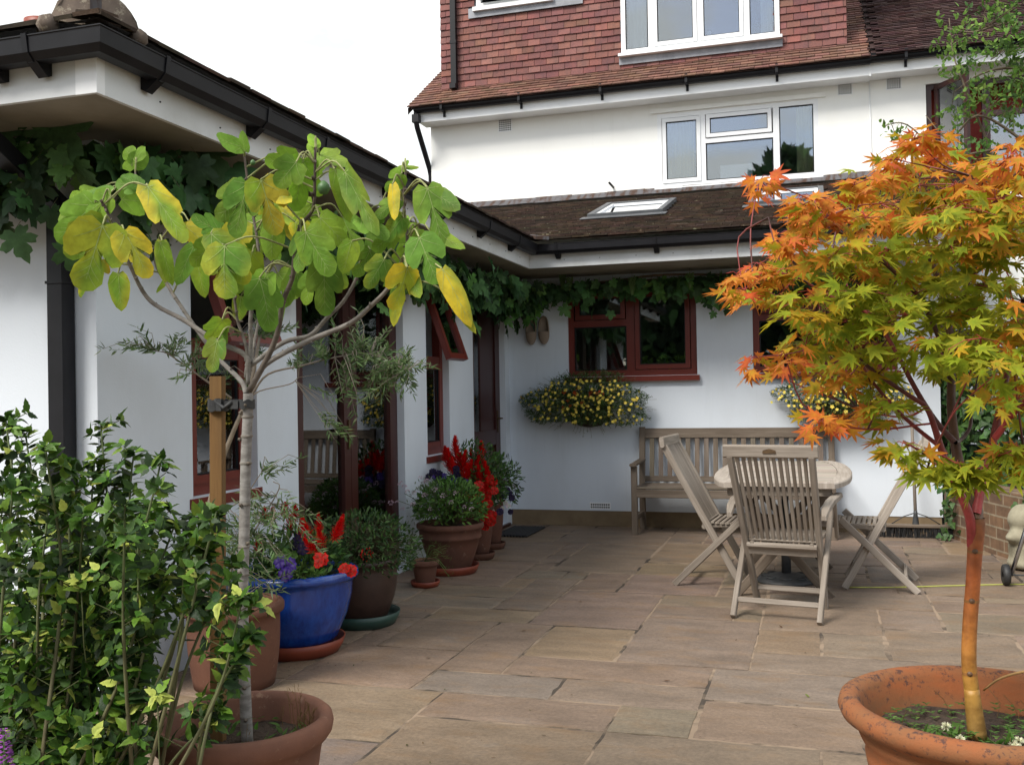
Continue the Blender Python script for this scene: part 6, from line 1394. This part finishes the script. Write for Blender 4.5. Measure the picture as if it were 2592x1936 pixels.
def grapes(p, L, r=.009):
    b = MB(); p = np.asarray(p); n = int(L/.0017); b.tube([p+V3(0, 0, .06), p-V3(0, 0, L*.9)], .0015, 4, col=(.2, .25, .08))
    for i in range(n):
        f = (i+.5)/n; a = i*2.4; R_ = .024*(1-f)**.6*(1.2 if f < .5 else 1)+.003; c = p+V3(R_*math.cos(a), R_*math.sin(a), -L*f)
        v = []; 
        for q, z in ((0, 1), (6, .5), (6, -.5), (0, -1)):
            if q == 0: v.append(c+V3(0, 0, z*r))
            else: v += [c+V3(math.cos(k*math.pi/3+z)*r*.87, math.sin(k*math.pi/3+z)*r*.87, z*r) for k in range(6)]
        b.faces(v, [(0, 1+k, 1+(k+1) % 6) for k in range(6)]+[(1+k, 7+k, 7+(k+1) % 6, 1+(k+1) % 6) for k in range(6)]+[(13, 7+(k+1) % 6, 7+k) for k in range(6)], smooth=True)
    b.build('grape_bunch', M_['grape'], t)
grapes(at(122, 325, Y=3.40), .125, .0085); grapes(at(895, 630, Y=7.2), .10); grapes(at(905, 640, Y=7.3), .08); grapes(at(1215, 590, Y=9.5), .16); grapes(at(1230, 600, Y=9.45), .12); grapes(at(1365, 600, Y=9.4), .16); grapes(at(1490, 590, Y=9.45), .14); grapes(at(1060, 600, Y=8.6), .12); grapes(at(1005, 590, Y=8.3), .1)
# ================================================================ LEFT FOREGROUND SHRUB
t = thing('hibiscus_shrub', 'dense leafy green shrub with a few yellow-variegated leaves filling the lower left', 'shrub', (-1.75, 2.0, 0))
tr = MB(); lf = MB(); HG = [(.038, .088, .011), (.024, .056, .009), (.048, .11, .013), (.11, .19, .022), (.014, .034, .008)]
tips = [(12,872,0),(55,905,0),(98,935,0),(140,965,0),(218,885,0),(205,960,1),(250,1010,1),(290,945,0),(348,965,0),(330,1060,1),(300,1140,1),(378,1130,1),(425,1085,0),(468,1075,0),(445,1180,1),(500,1215,1),(525,1290,1),(543,1368,0),(500,1375,1),(478,1530,1),(400,1250,1),(350,1240,1),(260,1130,1),(180,1080,1),(105,1060,1),(30,1010,1),(60,1130,1),(150,1190,1),(220,1250,1),(290,1300,1),(200,1440,1),(110,1330,1),(40,1300,1),(20,1430,1),(95,1520,1),(180,1560,1),(60,1640,1),(-30,1000,1),(-40,1200,1),(-30,1400,1),(130,1120,1),(80,1220,1),(240,1180,1),(150,1400,1),(250,1500,1),(5,1100,1),(270,1060,1),(400,1170,1),(0,1560,1),(140,1620,1)]
def hib_cluster(p, d, n, s, var=0.0, L0=.036):
    for k in range(n):
        a = k*2.4+u(-.4, .4); sA = nrm(np.cross(d, V3(.2, .9, .3))); sB = np.cross(sA, d); dd_ = nrm(sA*math.cos(a)+sB*math.sin(a)+d*u(.1, .9)+V3(0, 0, u(-.25, .2)))
        c = jit(random.choice(HG), .28); cr = tuple(x*1.2 for x in c)
        if u(0, 1) < var: c = mixc(c, (.40, .44, .08), u(.4, 1)); cr = (.42, .48, .10)
        L = L0*s*u(.7, 1.25); lf.leaf(T_HIB, p+dd_*.004, dd_, nrm(d*.6+V3(0, -.3, .4)+rng.normal(0, .35, 3)), L*.95, L, u(.0, .5), u(-.2, .3), c, cr)
for (px, py, dens_) in tips:
    Yt = u(1.85, 2.35) if px < 380 else u(1.95, 2.2); 
    if px < 60 and py < 1000: Yt = 2.2
    e = at(px, py+(30 if py < 1100 else 0), Y=Yt); base = V3(-1.86+rng.normal(0, .12)+(e[0]+1.9)*.25, 2.02+rng.normal(0, .08), -.02)
    m1 = base+(e-base)*.35+V3(rng.normal(0, .05), rng.normal(0, .05), 0)+V3((e[0]-base[0])*.12, 0, -.03); m2 = base+(e-base)*.72+V3(rng.normal(0, .035), rng.normal(0, .035), 0); S_ = spline([base, m1, m2, e], 8)
    tr.tube(S_, [.0075, .0022], 6, col=(.17, .11, .07), col2=(.09, .13, .04))
    n = len(S_); L = sum(np.linalg.norm(S_[i+1]-S_[i]) for i in range(n-1)); m_ = int(L/.0115)
    vz = .02 if u(0, 1) < .8 else .12
    for i in range(m_):
        f = i/(m_-1)
        if f < (.30 if px < 370 else .78): continue
        if u(0, 1) < (.10 if f < .72 else .28): continue
        q = S_[min(n-2, int(f*(n-1)))]; q2 = S_[min(n-1, int(f*(n-1))+1)]; fr = f*(n-1)-int(f*(n-1)); p = q+(q2-q)*fr; d = nrm(q2-q) if f < .99 else nrm(e-S_[-2])
        if u(0, 1) < .5: hib_cluster(p, d, 2, 1.05, vz)
        else:
            a = u(0, 6.28); sp_ = nrm(V3(math.cos(a), math.sin(a)*.7, .5)); l = u(.03, .11)*(1.15-f*.6); tr.tube([p, p+sp_*l], .0014, 3, col=(.10, .12, .04), cap=False)
            hib_cluster(p+sp_*l, sp_, random.choice([4, 5, 7]), .9, vz); 
            if l > .05: hib_cluster(p+sp_*l*.5, sp_, 2, .95, vz)
    hib_cluster(e, nrm(e-S_[-3]), 9, .85, .05); hib_cluster(e-nrm(e-S_[-3])*.015, nrm(e-S_[-3]), 5, 1.0, .05)
for px, py, n_, Yt in ((335, 1500, 0, 1.8), (170, 1650, 0, 1.8)): pass
for px, py, Yt in ((340, 1500, 1.86), (200, 1590, 1.88), (175, 1255, 1.95)):
    e = at(px, py, Y=Yt); hib_cluster(e, nrm(V3(.1, -.3, 1)), 9, .95, .5); hib_cluster(e-V3(0, 0, .02), nrm(V3(.1, -.3, 1)), 7, 1.05, .35); tr.tube([e, e-V3(.02, -.03, .16), e-V3(.05, -.1, .4)], .002, 4, col=(.1, .12, .04))
tr.build('stems', M_['stem'], t); lf.build('foliage', M_['leafG'], t)
t = thing('purple_flower_plant', 'purple flower spike at the bottom left corner in front of the shrub', 'plant', at(10, 1700, Y=1.7))
b = MB(); p0 = at(12, 1720, Y=1.72); p1 = at(8, 1572, Y=1.72)
b.tube([V3(p0[0], p0[1], 0), p0, p1], .003, 5, col=(.08, .14, .04)); b.build('stem', M_['stem'], t)
b = MB()
for i in range(150):
    f = u(0, 1); a = i*2.4; p = p0+(p1-p0)*f; r = .020*(1-.6*f); d = V3(math.cos(a), math.sin(a), .2); b.leaf(T_OVAL, p+d*r*.4, d, Z_, .011, r*1.1, .1, .2, jit((.28, .06, .36), .3), (.42, .12, .5))
b.build('flower_spike', M_['petal'], t)
# ================================================================ RIGHT SIDE PLANTS
t = thing('hawthorn_tree', 'small-leaved green tree reaching in from the upper right beyond the patio wall', 'tree', (2.9, 7.3, 0))
tr = MB(); lf = MB(); tk = spline([(2.9, 7.3, 0), (2.85, 7.28, 1.2), (2.7, 7.2, 2.4), (2.55, 7.1, 3.4), (2.3, 7.0, 4.2), (2.2, 7.0, 5.0)]); tr.tube(tk, [.06, .015], 9, col=(.16, .12, .08))
HB = [[(2270, 560), (2200, 480), (2130, 300), (2085, 190), (2060, 120), (2050, 40)], [(2300, 380), (2190, 290), (2110, 250), (2050, 300), (2000, 250)], [(2300, 200), (2200, 150), (2120, 160), (2060, 200)], [(2280, 330), (2190, 320), (2110, 330), (2040, 340), (1960, 270), (1905, 272)], [(2280, 60), (2180, 50), (2100, 70), (2040, 60)], [(2260, 120), (2190, 100), (2140, 130)]]
HC = [(2190,30,35,50),(2140,20,35,30),(2100,70,40,25),(2050,55,25,20),(2060,95,35,12),(2180,90,40,35),(2150,130,45,30),(2080,150,35,15),(2045,135,22,14),(2060,165,30,14),(2190,170,30,30),(2110,180,25,20),(2140,200,30,25),(2090,240,30,25),(2060,325,35,20),(2110,330,40,25),(2160,250,35,30),(2190,230,30,30),(2030,265,18,10),(1915,272,14,5),(1945,278,14,6),(1935,295,10,6),(2190,120,30,40),(2100,210,25,15),(2250,150,40,90),(2250,300,40,60),(2070,245,16,30)]
YH = 6.9; hb = []
for s_ in HB:
    S_ = spline([at(x, y, Y=YH+u(-.1, .1)) for x, y in s_], 5); tr.tube(S_, [.012, .003], 5, col=(.13, .10, .06)); hb += S_
    f = min(tk, key=lambda q: np.linalg.norm(q-S_[0])); tr.tube([f, (f+S_[0])/2+V3(0, 0, -.1), S_[0]], [.022, .012], 6, col=(.13, .10, .06))
hba = np.array(hb)
for px, py, rx, ry in HC:
    c = at(px, py, Y=YH+u(-.25, .25)); k = 1.1718/FPX*7.2; n = int(rx*ry/80)+2
    for i in range(n):
        e = c+V3(rng.normal(0, rx*k*.5), rng.normal(0, .12), rng.normal(0, ry*k*.5)); cc = jit(random.choice([(.12, .22, .04), (.09, .17, .035), (.18, .30, .06), (.06, .11, .03)]), .25)
        if i % 4 == 0: f = hba[np.argmin(np.linalg.norm(hba-e, axis=1))]; tr.tube([f, e], .0025, 3, col=(.12, .09, .05), cap=False)
        for q in range(5): lf.leaf(T_HIB, e+rng.normal(0, .020, 3), vdir(), vdir((0, -.3, .6), .6), .034, .038, .2, .1, cc)
tr.build('trunk', M_['stem'], t); lf.build('crown', M_['leafA'], t)
t = thing('ivy', 'dark ivy climbing the trellis and spilling over the low brick wall', 'climbing plant', (1.2, 9.5, .5))
lf = MB(); tr = MB()
for i in range(1300):
    s = abs(rng.normal(0, .9)); p = V3(1.16, 9.9, 0)+nrm(V3(1.9, -3.0, 0))*s*1.3; z = .85+abs(rng.normal(0, .45)) if u(0, 1) < .85 else u(.5, .8)
    lf.leaf(T_IVY, p+V3(rng.normal(-.07, .05), rng.normal(0, .05), z), vdir((-.3, -.3, -.6), .5), vdir((-.5, -1, .3), .4), .075, .075, .2, .1, jit(random.choice([GD, G3, G1, (.07, .14, .035)]), .3))
for x0, y0_ in ((1.075, 9.33), (1.45, 8.1)):
    L = .62; b0 = V3(x0-.03, y0_-.03, .54); tr.tube(spline([b0+V3(.1, .05, .0), b0, b0-V3(.0, 0, .3), b0-V3(.02, 0, L-.1)]), .003, 4, col=(.1, .12, .05))
    for i in range(46): lf.leaf(T_IVY, b0+V3(rng.normal(0, .028), rng.normal(-.02, .02), -u(0, L-.1)), vdir((-.2, -.2, -.8), .4), vdir((-.5, -1, .3), .3), .055, .06, .2, .1, jit(random.choice([G1, G3, (.07, .13, .05)]), .3))
lf.build('foliage', M_['leafG'], t); tr.build('stem', M_['stem'], t)
# ================================================================ garden behind the camera (seen only as reflections in the glass)
def cardcrown(mb, c, r, n, cols, L=.35):
    for p, d in sphere_pts(n, c, r, -.6): mb.leaf(T_HIB, p+rng.normal(0, .15, 3), vdir(), vdir(), L*.8, L, .2, .1, jit(random.choice(cols), .35))
b = MB()
for i in range(11): cardcrown(b, (-11+i*2.1, -10+u(-.5, .5), 1.9), (1.6, .8, 2.2+u(0, 1.6)), 520, [GD, G3, G1])
b.box(-12, 12, -10.3, -9.8, 0, 1.9); o = b.build('garden_hedge', M_['leafA']); o['kind'] = 'stuff'; tag(o, 'dark garden hedge across the far end of the garden behind the viewer', 'hedge')
for i, (x, y, h, r, lab) in enumerate([(-.3, -9, 6.4, 1.9, 'tall dark conifer in the garden, mirrored in the kitchen windows'), (-.9, -12, 9.5, 1.7, 'broad dark garden tree mirrored in the upper window'), (-3.6, -11, 5.4, 2.0, 'rounded dark tree left of the conifer, mirrored in the kitchen glass'), (2.6, -11, 6.0, 2.0, 'rounded dark tree right of the conifer, mirrored in the kitchen glass')]):
    t = thing('garden_tree', lab, 'tree', (x, y, 0)); b = MB(); b.tube([(x, y, 0), (x, y, h)], [.16, .05], 8, col=(.12, .09, .06)); b.build('trunk', M_['stem'], t)
    b = MB(); cardcrown(b, (x, y, h*.6), (r, r, h*.40), 3200, [GD, (.02, .04, .015), G3], .55); b.build('crown', M_['leafA'], t)
# armchair under a white dust sheet, inside the french doors
b = MB(); n = 30; prof = [(.02, .40), (.30, .38), (.62, .36), (.70, .34), (.80, .22), (1.0, .19), (1.14, .16), (1.2, .08), (1.21, .01)]; v = []
for z, r in prof:
    for q in range(n): a = 2*math.pi*q/n; f = 1+.05*math.sin(a*7+z*3)+.035*math.sin(a*11-z*5); v.append((-3.85+r*.95*math.cos(a)*f-.12*z, 5.98+r*.8*math.sin(a)*f, z))
b.faces(v, [(i*n+q, i*n+(q+1) % n, (i+1)*n+(q+1) % n, (i+1)*n+q) for i in range(len(prof)-1) for q in range(n)], smooth=True)
tag(b.build('draped_armchair', M_['curtain']), 'armchair under a white sheet seen through the left french door glass', 'armchair')
b = MB()
for k in range(420):     # crumbs of soil and plant debris on the slabs
    if k < 260: cx_, cy_, r_ = random.choice([(-2.66, 4.07, .30), (-2.645, 4.68, .33), (-2.62, 5.33, .30), (-2.68, 6.99, .30), (-1.545, 2.4, .26), (.385, 2.78, .3), (-2.68, 7.62, .2)]); a = u(0, 6.28); r_ *= u(.85, 1.5); p = V3(cx_+r_*math.cos(a), cy_+r_*math.sin(a), .004)
    else: p = V3(u(-2.6, 1.2), u(3.2, 9.4), .004)
    s_ = u(.003, .009); c = jit(random.choice([(.05, .035, .022), (.10, .06, .03), (.16, .11, .05), (.06, .08, .02)]), .3)
    b.leaf(T_OVAL, p, V3(math.cos(k), math.sin(k), u(0, .3)), Z_, s_*1.2, s_*u(1, 3), .1, .3, c)
o = b.build('plant_debris', M_['leafA']); o['kind'] = 'stuff'; tag(o, 'crumbs of soil and plant debris scattered over the paving', 'debris')
# fallen leaves on the paving
for k, (px, py, lab) in enumerate([(1125, 1362, 'dry brown leaf near the middle of the paving'), (1748, 1505, 'small green fallen leaf on the grey slab before the maple pot'), (1258, 1298, 'small dry leaf on the paving between the pots and the left chair'), (1432, 1470, 'dry brown leaf lying in the paving nearest the viewer'), (1690, 1355, 'curled brown leaf on the paving in front of the armchair'), (930, 1420, 'small dry leaf on the paving right of the blue planter')]):
    p = at(px, py, Z=.004); b = MB(); c = (.17, .22, .04) if k == 1 else jit((.13, .07, .035), .3); b.leaf(T_OVAL, p, V3(math.cos(k*2.1), math.sin(k*2.1), .06), Z_, .018, .035, -.1, .5, c)
    tag(b.build('fallen_leaf', M_['leafA']), lab, 'leaf', 'fallen leaves on the paving')
